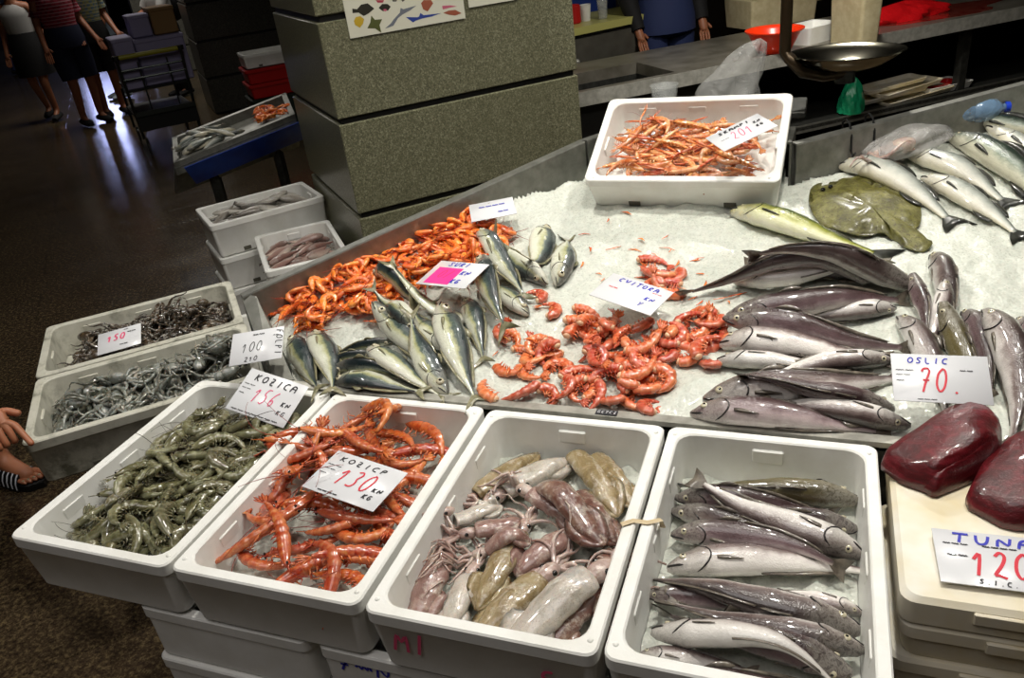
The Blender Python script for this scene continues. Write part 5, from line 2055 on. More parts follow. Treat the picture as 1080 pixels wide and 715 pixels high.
T((1.719, .095, .80), (.996, .091, -.02), (-.068, .853, .517), .172, .104,
  [('ink_blue', 'name_lettering', 'OSLIC', -.34, .3, .12, .09, .025), ('ink_red', 'price_figures', '70.', -.24, -.3, .5, .16, .04), ('ink_black', 'small_lettering', '~~', .2, .14, .06, .07, .015), ('ink_black', 'small_lettering', '~~~', -.26, -.47, .04, .07, .012)] + small(),
  'white tag reading 70 in red leaning on the hakes at the rim')
T((1.272, .856, 1.085), (.819, .507, .27), (-.549, .828, .111), .16, .109,
  [('ink_black', 'name_lettering', 'SKAMPI', -.32, .26, .12, .1, .035), ('ink_pink', 'price_figures', '201', -.2, -.24, .42, .13, .022), ('ink_black', 'unit_lettering', 'KN', .28, .1, .1, .07, .03), ('ink_black', 'unit_lettering', 'KG', .26, -.12, .1, .07, .03), ('ink_black', 'small_lettering', '~~', -.38, -.05, .06, .08, .015)],
  'white tag reading SKAMPI lying on the scampi')
T(tuple(at(271, 365, .80)), (.933, .356, .052), (-.341, .832, .438), .135, .1,
  [('ink_black', 'price_figures', '100', -.3, -.16, .3, .14, .02), ('ink_black', 'small_lettering', '~~', -.1, .28, .14, .12, .02), ('ink_black', 'small_lettering', '210', -.22, -.45, .14, .09, .02), ('ink_black', 'small_lettering', '~', .3, .2, .1, .12, .015)],
  'white tag reading FOLPI at the corner of the nearer octopus box')
o = bpy.data.objects['price_tag.007']
mm = MB()
write(mm, 'FOLPI', -.043, -.056, .017, .0165, .0022, z=.002)
q = mm.build('name_lettering', 'ink_black', o, smooth=False)
q.matrix_local = Matrix.Translation((0, 0, 0)) @ Matrix.Rotation(-PI / 2, 4, 'Z') @ Matrix.Translation((0, .105, 0))
T((-.52, .22, .665), (.805, .59, .062), (-.581, .763, .283), .13, .098,
  [('ink_pink', 'price_figures', '150', -.3, -.02, .28, .15, .05), ('ink_black', 'small_lettering', '~~', .18, .15, .16, .1, .02), ('ink_black', 'small_lettering', '~~', .0, -.35, .12, .1, .02), ('ink_black', 'small_lettering', '~', .1, .34, .1, .12, .02)],
  'small white tag with pink figures on the dark brown octopus')
T((1.762, -.30, .712), (.999, .03, .0), (-.03, .97, .05), .155, .115,
  [('ink_blue', 'name_lettering', 'TUNA', -.34, .26, .17, .2, .04), ('ink_red', 'price_figures', '120.', -.22, -.32, .48, .19, .045), ('ink_black', 'small_lettering', 'S.I.C. D.O.O.', -.16, -.46, .08, .06, .018), ('ink_black', 'small_lettering', '~~~', -.42, .2, .05, .08, .018), ('ink_black', 'small_lettering', '~~~~', -.06, .2, .05, .08, .018), ('ink_black', 'small_lettering', '~~', -.4, -.02, .06, .1, .018)],
  'white tag reading TUNA 120 lying on the stained foam lid')

# ================================================================== blue fronted stall
S_FL, S_FR, S_BL = at(183, 172, .70), at(311, 120, .82), at(181.5, 145, .76)
S_BR = S_FR + S_BL - S_FL
ctr = (S_FL + S_BR) / 2
stall = empty('fish_stall', (float(ctr[0]), float(ctr[1]), 0), label='steel fish stall with a blue front panel in the aisle left of the pillar', cat='market stall')
SL = (float(ctr[0]), float(ctr[1]), 0)
up = np.array([0, 0, 1.0])
e_f = (S_FR - S_FL) / np.linalg.norm(S_FR - S_FL)
e_b = (S_BL - S_FL) / np.linalg.norm(S_BL - S_FL)
slab(S_FL - up * .05, S_FR - up * .05, S_BR - up * .05, S_BL - up * .05, .02, 'steel', 'tray_floor', stall, SL)
for a, b, ins, nm in ((S_FL, S_FR, e_b, 'front_rim'), (S_BL, S_BR, -e_b, 'back_rim'), (S_FL, S_BL, e_f, 'end_rim'), (S_FR, S_BR, -e_f, 'end_rim')):
    m = MB()
    c = [a, b, b + ins * .03, a + ins * .03]
    m.add([p for p in c] + [p - up * .07 for p in c], [(0, 1, 2, 3), (7, 6, 5, 4), (0, 4, 5, 1), (1, 5, 6, 2), (2, 6, 7, 3), (3, 7, 4, 0)])
    m.build(nm, 'steel', stall, loc=SL, smooth=False)
B0, B1 = at(205, 197, .52), at(315, 149, .64)
BL0 = S_FL - up * .03 - e_b * .004
BR0 = S_FR - up * .03 - e_b * .004
def plate(q, th, nm, mat, par, loc):
    q = [np.array(p, float) for p in q]
    n = np.cross(q[1] - q[0], q[3] - q[0])
    n /= np.linalg.norm(n)
    v = q + [p - n * th for p in q]
    return MB().add(v, [(0, 1, 2, 3), (7, 6, 5, 4), (0, 4, 5, 1), (1, 5, 6, 2), (2, 6, 7, 3), (3, 7, 4, 0)]).build(nm, mat, par, loc=loc, smooth=False)
L0 = at(186, 205, .50)
fr = plate([L0, B1 - up * .03, BR0, BL0], .02, 'front_frame', 'steel', stall, SL)
nrm = np.cross(B1 - L0, BL0 - L0)
nrm /= np.linalg.norm(nrm)
def onp(px, py):
    r = ray(px, py)
    t = ((L0 - CP) @ nrm) / (r @ nrm)
    return CP + r * t + nrm * .03 * (1 if nrm @ (CP - L0) > 0 else -1)
plate([onp(205, 190), onp(320, 142), onp(320, 122), onp(192, 173)], .004, 'front_panel', 'blue_panel', stall, SL)
c = (S_FL + S_FR + S_BL + S_BR) / 4
for k, (a, b) in enumerate(((.25, .3), (.25, .9), (.8, .3), (.8, .9))):
    p = S_FL + (S_FR - S_FL) * a + (S_BL - S_FL) * b
    MB().box((p[0], p[1], (p[2] - .08) / 2), (.04, .04, p[2] - .08)).build('leg', 'dark_steel', stall, loc=SL)
for k in range(2):
    p = S_FL + (S_FR - S_FL) * (.55 + .5 * k) + (S_BL - S_FL) * .5
    m = MB()
    rs = [rrect(.26, .16, .02, 0), rrect(.27, .17, .02, .25), rrect(.25, .15, .02, .25), rrect(.24, .14, .02, .05)]
    m.loft(rs)
    o = m.build('storage_box', 'cream', label=('beige box on the floor under the blue-fronted stall', 'second beige box under the stall, nearer the pillar')[k], cat='box')
    o.location = (p[0], p[1], 0)
    o.rotation_euler = (0, 0, math.atan2(e_f[1], e_f[0]))

HF_KEEP = HF.copy()
def stall_z(x, y):
    a = ((x - S_FL[0]) * e_f[0] + (y - S_FL[1]) * e_f[1])
    return S_FL[2] - .045 + a * e_f[2] + .0 * y
fill_field([tuple(S_FL[:2]), tuple(S_FR[:2]), tuple(S_BR[:2]), tuple(S_BL[:2])], lambda x, y: S_FL[2] - .03 + ((x - S_FL[0]) * e_f[0] + (y - S_FL[1]) * e_f[1]) * e_f[2] + ((x - S_FL[0]) * e_b[0] + (y - S_FL[1]) * e_b[1]) * e_b[2])
rr = random.Random(201)
def quad(a0, a1, b0, b1):
    f = lambda a, b: tuple((S_FL + (S_FR - S_FL) * a + (S_BL - S_FL) * b)[:2])
    return [f(a0, b0), f(a1, b0), f(a1, b1), f(a0, b1)]
SFW = [small_fish_kind(.17, 'bass', b, i) for i, b in enumerate((.03, -.04))]
pile(SFW, 'small_fish', quad(.14, .78, .2, .8), 24, rr, yawf=lambda r, x, y: .9 + r.uniform(-.6, .6) + r.choice((0, PI)), label='small silvery fish spread on the blue-fronted stall', cat='fish', group='silvery fish on the blue-fronted stall')
pile(KO, 'distant_shrimp', quad(.72, .97, .3, .9), 34, rr, scale=(.8, 1.1), skip=('antenna', 'eye'), label='orange shrimp in the small heap on the blue-fronted stall', cat='shrimp', group='orange shrimps on the blue-fronted stall')

# red crates with a white box on top
p = at(262, 104, .42)
yw = PI / 4
def crate(name, c, d, mat, label, group=None):
    m = MB()
    hx, hy, h = d[0] / 2, d[1] / 2, d[2]
    m.loft([rrect(hx - .02, hy - .02, .02, 0), rrect(hx, hy, .025, h), rrect(hx - .012, hy - .012, .02, h), rrect(hx - .03, hy - .03, .02, .012)])
    m.loft([rrect(hx + .008, hy + .008, .025, h - .03), rrect(hx + .01, hy + .01, .025, h - .005), rrect(hx - .005, hy - .005, .025, h - .004), rrect(hx - .006, hy - .006, .025, h - .03)])
    o = m.build(name, mat, label=label, cat='crate', group=group, sharp=40)
    o.location = c
    o.rotation_euler = (0, 0, yw)
    return o
rc = np.array([p[0] + .12, p[1] + .35, 0])
M['crate_dark'] = simple('dark_green_crate_plastic', '#14251a', .5)
crate('fish_crate', (rc[0], rc[1], .0), (.62, .42, .40), 'crate_dark', 'dark crate standing on the floor under the red crates')
crate('fish_crate', (rc[0], rc[1], .405), (.60, .40, .13), 'crate_red', 'lower of the two red plastic crates by the distant pillar')
crate('fish_crate', (rc[0], rc[1], .54), (.60, .40, .13), 'crate_red', 'upper of the two red plastic crates by the distant pillar')
o = box_thing(rc[0], rc[1], .80, yw - PI / 2, 'white foam box on top of the red crates', W_=.38, L_=.58, H_=.125)

# ================================================================== trolley with boxes
hA, hB = at(122, 62, .92), at(190, 50, .92)
tdir = (hB - hA) / np.linalg.norm(hB - hA)
tw_ = float(np.linalg.norm(hB - hA))
tbk = np.array([-tdir[1], tdir[0], 0])
if tbk @ (hA - CP) < 0:
    tbk = -tbk
t0 = (hA + hB) / 2
TLc = (float(t0[0]), float(t0[1]), 0)
tr = empty('trolley', TLc, label='metal luggage-style trolley with a yellow-green handle bar in the aisle', cat='trolley')
def tp(a, b, z):
    q = t0 + tdir * a * tw_ + tbk * b
    return np.array([q[0], q[1], z])
MB().tube([tp(-.5, 0, .92), tp(.5, 0, .92)], .022, 10).build('handle_bar', 'yellow', tr, loc=TLc)
for s in (-.5, .5):
    MB().tube([tp(s, 0, .94), tp(s, 0, .9)], .032, 10).build('handle_cap', 'rubber', tr, loc=TLc)
    MB().tube([tp(s, 0, .9), tp(s * .96, .05, .5), tp(s * .92, .08, .16)], .014, 8).build('side_post', 'trolley', tr, loc=TLc)
    MB().tube([tp(s * .92, .85, .16), tp(s * .9, .9, .55)], .012, 8).build('side_post', 'trolley', tr, loc=TLc)
    for b in (.08, .85):
        w_ = MB().tube([tp(s * .85 - .012, b, .075), tp(s * .85 + .012, b, .075)], .07, 18).build('wheel', 'rubber', tr, loc=TLc)
        MB().tube([tp(s * .85, b, .16), tp(s * .85, b, .08)], .014, 6).build('fork', 'trolley', w_, loc=TLc)
for z in (.72, .80):
    MB().tube([tp(-.49, .02, z), tp(.49, .02, z)], .011, 8).build('cross_bar', 'trolley', tr, loc=TLc)
for s in (-.2, .25):
    MB().tube([tp(s, .02, .86), tp(s, .05, .42)], .008, 6).build('upright_wire', 'trolley', tr, loc=TLc)
def tbox(a0, a1, b0, b1, z0, z1, nm, mat):
    q = [tp(a0, b0, z0), tp(a1, b0, z0), tp(a1, b1, z0), tp(a0, b1, z0)]
    r = [p + up * (z1 - z0) for p in q]
    return MB().add(q + r, [(3, 2, 1, 0), (4, 5, 6, 7), (0, 1, 5, 4), (1, 2, 6, 5), (2, 3, 7, 6), (3, 0, 4, 7)]).build(nm, mat, tr, loc=TLc, smooth=False)
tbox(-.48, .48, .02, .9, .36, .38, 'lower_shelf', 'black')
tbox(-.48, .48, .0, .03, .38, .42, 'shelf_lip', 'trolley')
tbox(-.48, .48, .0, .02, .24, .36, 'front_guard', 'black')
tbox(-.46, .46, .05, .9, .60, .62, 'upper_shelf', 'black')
def carton(nm, pxl, pxr, z0, h, dep, mat, label, rot=0.0, cat='box', lift=.0):
    a, b = at(*pxl, z0), at(*pxr, z0)
    w_ = float(np.linalg.norm(b - a))
    c = (a + b) / 2
    d_ = (b - a) / w_
    n_ = np.array([-d_[1], d_[0], 0])
    if n_ @ (c - CP) < 0:
        n_ = -n_
    c = c + n_ * dep / 2
    m = MB()
    m.box((0, 0, h / 2), (w_, dep, h), bev=.008)
    o = m.build(nm, mat, label=label, cat=cat, sharp=30)
    m2 = MB().box((0, 0, h - .02), (w_ + .008, dep + .008, .03), bev=.004)
    m2.build('lid_edge', mat, o)
    o.location = c
    o.rotation_euler = (0, 0, math.atan2(d_[1], d_[0]) + rot)
    return o
def load(nm, a0, a1, b0, b1, z0, h, mat, label):
    c = (tp(a0, b0, z0) + tp(a1, b1, z0)) / 2
    m = MB().box((0, 0, h / 2), ((a1 - a0) * tw_, b1 - b0, h), bev=.01)
    o = m.build(nm, mat, label=label, cat='carton', sharp=30)
    MB().box((0, 0, h - .02), ((a1 - a0) * tw_ + .01, b1 - b0 + .01, .035), bev=.004).build('lid_edge', mat, o)
    o.location = c
    o.rotation_euler = (0, 0, math.atan2(tdir[1], tdir[0]))
load('foam_carton', -.48, -.17, .06, .5, .62, .46, 'lavender', 'pale upright foam box at the left end of the trolley')
load('foam_carton', -.15, .62, .10, .6, .62, .42, 'lavender', 'large lavender white foam box across the trolley')
load('foam_carton', -.12, .2, .2, .5, 1.045, .2, 'lavender', 'small white foam box on the large one on the trolley')
load('cardboard_box', .22, .60, .15, .5, 1.045, .24, 'cardboard', 'brown cardboard box on top of the trolley load')

# ================================================================== people
def person(name, loc, yaw, pose, clothes, label, hair='hair', h=1.7):
    """pose: joint name -> (x, y, z) for a 1.7 m figure facing +x; clothes: list of (part, mat, builder)"""
    s = h / 1.7
    J = dict(pelvis=(0, 0, .93), belly=(0, 0, 1.08), chest=(0, 0, 1.27), neck=(0, 0, 1.44), head0=(.01, 0, 1.52), head1=(.02, 0, 1.62),
             lsh=(0, .17, 1.39), lel=(-.03, .22, 1.12), lwr=(.08, .23, .88), rsh=(0, -.17, 1.39), rel=(-.03, -.22, 1.12), rwr=(.08, -.23, .88),
             lhip=(0, .09, .88), lkn=(.03, .1, .48), lan=(-.01, .1, .09), lto=(.15, .11, .035),
             rhip=(0, -.09, .88), rkn=(.03, -.1, .48), ran=(-.01, -.1, .09), rto=(.15, -.11, .035))
    J.update({k: v for k, v in pose.items() if k != 'point'})
    Rd = dict(pelvis=.13, belly=.12, chest=.14, neck=.055, head0=.075, head1=.095, lsh=.065, lel=.042, lwr=.028, rsh=.065, rel=.042, rwr=.028,
              lhip=.09, lkn=.058, lan=.038, lto=.03, rhip=.09, rkn=.058, ran=.038, rto=.03)
    E_ = [('pelvis', 'belly'), ('belly', 'chest'), ('chest', 'neck'), ('neck', 'head0'), ('head0', 'head1'), ('chest', 'lsh'), ('lsh', 'lel'), ('lel', 'lwr'),
          ('chest', 'rsh'), ('rsh', 'rel'), ('rel', 'rwr'), ('pelvis', 'lhip'), ('lhip', 'lkn'), ('lkn', 'lan'), ('lan', 'lto'), ('pelvis', 'rhip'), ('rhip', 'rkn'), ('rkn', 'ran'), ('ran', 'rto')]
    keys = list(J)
    V = [Vector(J[k]) * s for k in keys]
    rad = [Rd.get(k, .03) * s for k in keys]
    ed = [(keys.index(a), keys.index(b)) for a, b in E_]
    # hands: palm and five fingers
    for sd in ('l', 'r'):
        wr, el = Vector(J[sd + 'wr']) * s, Vector(J[sd + 'el']) * s
        d = (wr - el).normalized()
        side = d.cross(Vector((0, 0, 1)))
        side = side.normalized() if side.length > .1 else Vector((1, 0, 0))
        k0 = keys.index(sd + 'wr')
        V.append(wr + d * .05 * s); rad.append(.026 * s); palm = len(V) - 1
        ed.append((k0, palm))
        pointing = pose.get('point') == sd
        for f, (off, ln) in enumerate(((-.028, .07), (-.010, .08), (.010, .075), (.027, .06))):
            b = wr + d * .085 * s + side * off * s
            V.append(b); rad.append(.0095 * s); ed.append((palm, len(V) - 1))
            curl = Vector((0, 0, -1))
            if pointing and f != 0:
                q = [b + d * .02 * s + curl * .025 * s, b + curl * .045 * s - d * .01 * s]
            else:
                q = [b + d * ln * .5 * s + curl * .006 * s, b + d * ln * s + curl * (.01 if pointing else .025) * s]
            for t_ in q:
                V.append(t_); rad.append(.0082 * s); ed.append((len(V) - 2, len(V) - 1))
        b = wr + d * .03 * s - side * .034 * s
        V.append(b); rad.append(.011 * s); ed.append((palm, len(V) - 1))
        V.append(b + d * .035 * s - side * .022 * s); rad.append(.0095 * s); ed.append((len(V) - 2, len(V) - 1))
    me = bpy.data.meshes.new(name)
    me.from_pydata([tuple(v) for v in V], ed, [])
    me.materials.append(M['skin'])
    o = bpy.data.objects.new(name, me)
    COL.objects.link(o)
    sk = o.modifiers.new('skin', 'SKIN')
    sk.use_smooth_shade = True
    for i, r_ in enumerate(rad):
        me.skin_vertices[0].data[i].radius = (r_, r_)
        me.skin_vertices[0].data[i].use_root = (i == 0)
    ss = o.modifiers.new('sub', 'SUBSURF')
    ss.levels = ss.render_levels = 1
    tag(o, label=label, cat='person')
    o.location = loc
    o.rotation_euler = (0, 0, yaw)
    J = {k: np.array(J[k]) * s for k in keys if k != 'point'}
    # face and hair
    hd = J['head1']
    fd = (J['lsh'] - J['rsh'])
    fw = np.cross(fd / np.linalg.norm(fd), [0, 0, 1])
    m = MB().ellipsoid(tuple(hd - fw * .018 * s + np.array([0, 0, .02]) * s), (.098 * s, .095 * s, .115 * s), 16, 12)
    m.v = [tuple(v) for v in m.v]
    m.f = [f for f in m.f if not (np.mean([(np.array(m.v[q]) - hd) @ fw for q in f]) > .035 * s and np.mean([m.v[q][2] for q in f]) < hd[2] + .045 * s)]
    m.mi = [0] * len(m.f)
    m.build('hair', hair, o)
    sdv = np.cross([0, 0, 1], fw)
    for q in (-1, 1):
        MB().ellipsoid(tuple(hd + fw * .085 * s + sdv * q * .032 * s + np.array([0, 0, .0])), (.011 * s,) * 3, 8, 6).build('eye', 'pupil', o)
        MB().ellipsoid(tuple(hd + sdv * q * .094 * s - np.array([0, 0, .01])), (.016 * s, .01 * s, .028 * s), 8, 6).build('ear', 'skin', o)
    m = MB().tube([hd + fw * .085 * s, hd + fw * .112 * s - np.array([0, 0, .03]) * s, hd + fw * .088 * s - np.array([0, 0, .038]) * s], [.008 * s, .013 * s, .009 * s], 8)
    m.build('nose', 'skin', o)
    MB().tube([hd + fw * .088 * s - sdv * .02 * s - np.array([0, 0, .06]) * s, hd + fw * .094 * s - np.array([0, 0, .06]) * s, hd + fw * .088 * s + sdv * .02 * s - np.array([0, 0, .06]) * s], .005 * s, 6).build('mouth', 'ink_red', o)

    def ring(c, rx, ry, n=18):
        return [(c[0] + rx * math.cos(2 * PI * k / n), c[1] + ry * math.sin(2 * PI * k / n), c[2]) for k in range(n)]
    def limb(m, pts, rs):
        m.tube(pts, rs, 12)
    for (part, mat) in clothes:
        m = MB()
        pe, be, ch, ne = J['pelvis'], J['belly'], J['chest'], J['neck']
        if part in ('shirt', 'tank_top', 'jacket'):
            k = 1.0 if part != 'tank_top' else .93
            m.loft([ring(pe - [0, 0, .04 * s], .15 * s * k, .185 * s * k), ring(be, .14 * s * k, .17 * s * k), ring(ch, .15 * s * k, .20 * s * k), ring(ch + [0, 0, .09 * s], .13 * s * k, .185 * s * k), ring(ne - [0, 0, .02 * s], .07 * s, .085 * s)], cap=(False, False))
            if part != 'tank_top':
                for sd in 'lr':
                    sh, el = J[sd + 'sh'], J[sd + 'el']
                    end = sh + (el - sh) * (.8 if part == 'shirt' else 1)
                    pts = [sh * .75 + ch * .25 + [0, 0, .05 * s], sh, end]
                    rs = [.09 * s, .085 * s, .07 * s]
                    if part == 'jacket':
                        pts.append(J[sd + 'wr'])
                        rs.append(.045 * s)
                    limb(m, pts, rs)
        elif part == 'skirt':
            m.loft([ring(be, .14 * s, .17 * s), ring(pe, .175 * s, .21 * s), ring(pe - [0, 0, .2 * s], .20 * s, .225 * s), ring(pe - [0, 0, .36 * s], .215 * s, .225 * s)], cap=(False, False))
        elif part in ('shorts', 'trousers'):
            m.loft([ring(be - [0, 0, .03 * s], .15 * s, .18 * s), ring(pe, .175 * s, .205 * s), ring(pe - [0, 0, .09 * s], .175 * s, .21 * s), ring(pe - [0, 0, .12 * s], .12 * s, .16 * s)], cap=(False, False))
            for sd in 'lr':
                hp, kn, an = J[sd + 'hip'], J[sd + 'kn'], J[sd + 'an']
                if part == 'shorts':
                    limb(m, [hp + [0, 0, .03 * s], hp * .5 + kn * .5, kn + [0, 0, .03 * s]], [.12 * s, .12 * s, .10 * s])
                else:
                    limb(m, [hp + [0, 0, .03 * s], kn, an + [0, 0, .0]], [.12 * s, .08 * s, .065 * s])
        elif part == 'shoe' or part == 'sandal':
            for sd in 'lr':
                an, to = J[sd + 'an'], J[sd + 'to']
                m = MB()
                d = (to - an) * [1, 1, 0]
                d /= np.linalg.norm(d)
                b = np.array([an[0], an[1], to[2]])
                if part == 'shoe':
                    m.tube([b - d * .07 * s + [0, 0, .02], b + [0, 0, .025], b + d * .12 * s + [0, 0, .01], b + d * .2 * s], [.04 * s, .055 * s, .05 * s, .03 * s], 10, flat=.75)
                    m.build(part, mat, o)
            continue
        elif part == 'backpack':
            c = ch - fw * .20 * s - np.array([0, 0, .05 * s])
            m.ellipsoid(tuple(c), (.11 * s, .16 * s, .24 * s), 14, 10, rotz=math.atan2(fw[1], fw[0]))
        m.build(part, mat, o)
    return o

def face_to(px, py, px2, py2, z=0):
    a, b = at(px, py, z), at(px2, py2, z)
    return math.atan2(b[1] - a[1], b[0] - a[0])

p = at(58, 126, 0)
person('person', (p[0], p[1], 0), math.radians(-60), dict(lkn=(.14, .09, .5), lan=(.10, .1, .12), lto=(.24, .1, .04), rkn=(.0, -.09, .48), ran=(-.2, -.09, .13), rto=(-.07, -.09, .05), lwr=(.1, .26, .86)),
       [('tank_top', 'cloth_white'), ('skirt', 'cloth_black'), ('shoe', 'cloth_black')], 'walking person in a white sleeveless top and short black skirt', h=1.68)
p = at(101, 131, 0)
person('person', (p[0], p[1], 0), math.radians(-20), dict(lwr=(.16, .25, .9), rwr=(.1, -.27, .88), rkn=(.05, -.1, .48)),
       [('shirt', 'plaid_red'), ('shorts', 'cloth_navy'), ('shoe', 'cloth_black'), ('backpack', 'cloth_black')], 'person in a red plaid shirt and navy shorts with a black backpack', h=1.82)
p = at(124, 122, 0)
person('person', (p[0], p[1], 0), math.radians(-30), dict(lwr=(.2, .24, .92), rwr=(.25, -.2, .95)),
       [('shirt', 'plaid_blue'), ('shorts', 'cloth_black'), ('shoe', 'cloth_black')], 'person in a pale blue checked shirt behind the red plaid one', h=1.8)
p = at(132, 103, 0)
person('person', (p[0] + .0, p[1], 0), math.radians(-120), dict(),
       [('shirt', 'cloth_black'), ('trousers', 'cloth_grey'), ('shoe', 'white_shoe')], 'person in a dark top and pale shoes near the trolley', h=1.7)
p = at(20, 78, 0)
person('person', (p[0], p[1], 0), math.radians(40), dict(),
       [('jacket', 'cloth_black'), ('trousers', 'cloth_blue'), ('shoe', 'cloth_black')], 'person in blue trousers at the far left edge', h=1.72)
p = at(196, 100, 0)
person('person', (p[0], p[1], 0), math.radians(-110), dict(lel=(.12, .24, 1.15), lwr=(.3, .14, 1.12), rel=(.12, -.24, 1.15), rwr=(.3, -.14, 1.12)),
       [('shirt', 'cloth_white'), ('trousers', 'cloth_black'), ('backpack', 'cloth_black'), ('shoe', 'cloth_black')], 'person in a white T-shirt with dark straps behind the trolley boxes', h=1.6)

# shopper at the left edge: striped slide sandal and pointing hand
ft = at(34, 512, 0)
tipw = at(37, 460, .72)
yw_ = 0.0
Lx, Ly = ft[0] - .12, ft[1] + .02
def rel(p):
    return (float(p[0] - Lx), float(p[1] - Ly), float(p[2]))
wrx = rel(tipw - np.array([.19, -.03, -.035]))
person('person', (Lx, Ly, 0), 0.0,
       dict(pelvis=(-.22, .05, .9), belly=(-.14, .04, 1.03), chest=(.02, .0, 1.17), neck=(.16, 0, 1.3), head0=(.21, 0, 1.36), head1=(.25, 0, 1.44),
            lsh=(.06, .17, 1.24), rsh=(.1, -.17, 1.22), lel=(-.10, .26, .98), lwr=(-.30, .22, .80), rel=(wrx[0] * .5 + .0, wrx[1] * .5 - .12, 1.0), rwr=wrx,
            lhip=(-.22, .14, .86), lkn=(-.3, .16, .46), lan=(-.42, .17, .09), lto=(-.27, .18, .035), rhip=(-.2, -.04, .86), rkn=(-.05, -.03, .48), ran=(.0, -.01, .09), rto=(.15, -.02, .04), point='r'),
       [('shirt', 'cloth_grey'), ('shorts', 'cloth_black')], 'shopper at the left picture edge pointing at the octopus, wearing a striped slide sandal', h=1.7)
sh = bpy.data.objects[[x.name for x in bpy.data.objects if x.name.startswith('person')][-1]]
def stripes():
    t = NT('black_white_striped_strap')
    c = t.coord()
    sp = t.n('ShaderNodeSeparateXYZ')
    t.l(c, sp.inputs[0])
    w_ = t.math('SINE', t.math('MULTIPLY_ADD', sp.outputs[0], 2 * PI / .021, 1.0))
    t.set(color=t.ramp(w_, [(.0, '#0c0c10'), (.55, '#0c0c10'), (.62, '#d4d6dc'), (1, '#d4d6dc')]), rough=.5)
    return t.m
M['stripe'] = stripes()
m = MB()
rs = []
def sole(z, k):
    return [(x * k + .075 * (1 - k), y * k - .015, z) for x, y in ((-.09, -.0), (-.07, -.035), (0, -.04), (.08, -.05), (.15, -.04), (.185, .0), (.16, .035), (.08, .042), (0, .034), (-.07, .03))]
m.loft([sole(.0, 1.0), sole(.006, 1.04), sole(.028, 1.02), sole(.03, .98)])
so = m.build('sandal_sole', 'rubber', sh)
m = MB()
rings = []
for k in range(9):
    a = PI * k / 8
    y, z = -.018 - math.cos(a) * .052, .02 + math.sin(a) * .062
    rings.append([(x, y, z - .012 * (x - .06) / .1) for x in (.02, .05, .08, .115)] + [(x, y * .93, (z - .006) - .012 * (x - .06) / .1) for x in (.115, .08, .05, .02)])
m.loft(rings)
m.build('sandal_strap', 'stripe', sh)
for k, (y, l, r_) in enumerate(((.012, .185, .013), (-.008, .178, .010), (-.024, .17, .009), (-.039, .16, .009), (-.052, .148, .008))):
    MB().tube([(.10, y, .045), (l - .03, y, .045), (l - .012, y, .042), (l, y, .038)], [r_, r_ * 1.05, r_, r_ * .5], 10).build('toe', 'skin', sh)
    for_n = MB().ellipsoid((l - .012, y, .042 + r_ * .85), (.006, r_ * .6, .002), 8, 5)
    for_n.build('toenail', 'fin_pale', sh)

# ================================================================== worktop behind the table
WZ = .85
w0, w1 = at(560, 109.5, WZ), at(1000, 23.4, WZ)
wd = (w1 - w0) / np.linalg.norm(w1 - w0)
wn = np.array([-wd[1], wd[0], 0])
w0 = at(608, 99.5, WZ)
def wp_(a, b, z=WZ):
    q = w0 + wd * a + wn * b
    return np.array([q[0], q[1], z])
def wloc(px, py, z=WZ):
    q = at(px, py, z) - w0
    return float(q @ wd), float(q @ wn)
WL = tuple(wp_(1.2, .4, 0))
work = empty('worktop_counter', WL, label='long steel worktop with a sink behind the ice table', cat='counter')
def wbox(a0, a1, b0, b1, z0, z1, nm, mat, par=None, loc=None):
    q = [wp_(a0, b0, z0), wp_(a1, b0, z0), wp_(a1, b1, z0), wp_(a0, b1, z0)]
    r = [p + up * (z1 - z0) for p in q]
    return MB().add(q + r, [(3, 2, 1, 0), (4, 5, 6, 7), (0, 1, 5, 4), (1, 2, 6, 5), (2, 3, 7, 6), (3, 0, 4, 7)]).build(nm, mat, par or work, loc=loc or WL, smooth=False)
sx1 = wloc(712, 76)[0]
wbox(-.75, sx1, 0, .07, .79, .85, 'worktop', 'worktop')
wbox(-.75, sx1, .50, .80, .79, .85, 'worktop', 'worktop')
wbox(sx1, 4.0, 0, .80, .79, .85, 'worktop', 'worktop')
wbox(-.75, -.7, .07, .5, .79, .85, 'worktop', 'worktop')
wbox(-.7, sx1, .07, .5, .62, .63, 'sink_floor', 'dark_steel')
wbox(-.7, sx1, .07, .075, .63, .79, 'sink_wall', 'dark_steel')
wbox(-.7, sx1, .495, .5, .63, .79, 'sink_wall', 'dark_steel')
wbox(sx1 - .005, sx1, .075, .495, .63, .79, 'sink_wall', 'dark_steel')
wbox(-.75, 4.0, -.006, .0, .785, .855, 'front_edge', 'bright_steel')
wbox(-.75, 4.0, .03, .78, .40, .42, 'lower_shelf', 'dark_steel')
wbox(-.75, 4.0, .03, .034, .385, .43, 'shelf_edge', 'steel')
wbox(-.75, 4.0, .76, .78, .05, .79, 'void_panel', 'black')  # black panels stand in for the dark void under the worktop
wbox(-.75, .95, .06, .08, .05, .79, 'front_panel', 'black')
for a in (-.7, .95, 2.5, 3.9):
    wbox(a, a + .05, .05, .1, 0, .79, 'leg', 'dark_steel')
a0, b0 = wloc(925, 34)
a1, b1 = wloc(1020, 8)
m = MB()
q = [wp_(a0 + (a1 - a0) * t_ , .12 + .2 * math.sin(k) ** 2 + .12, WZ + .001) for k, t_ in enumerate((0, .3, .7, 1.0))]
pts = []
for k in range(28):
    a = 2 * PI * k / 28
    rr_ = 1 + .15 * math.sin(3 * a) + .1 * math.sin(5 * a + 1)
    pts.append(wp_((a0 + a1) / 2 + .15 + .55 * rr_ * math.cos(a), .30 + .2 * rr_ * math.sin(a), WZ + .0012))
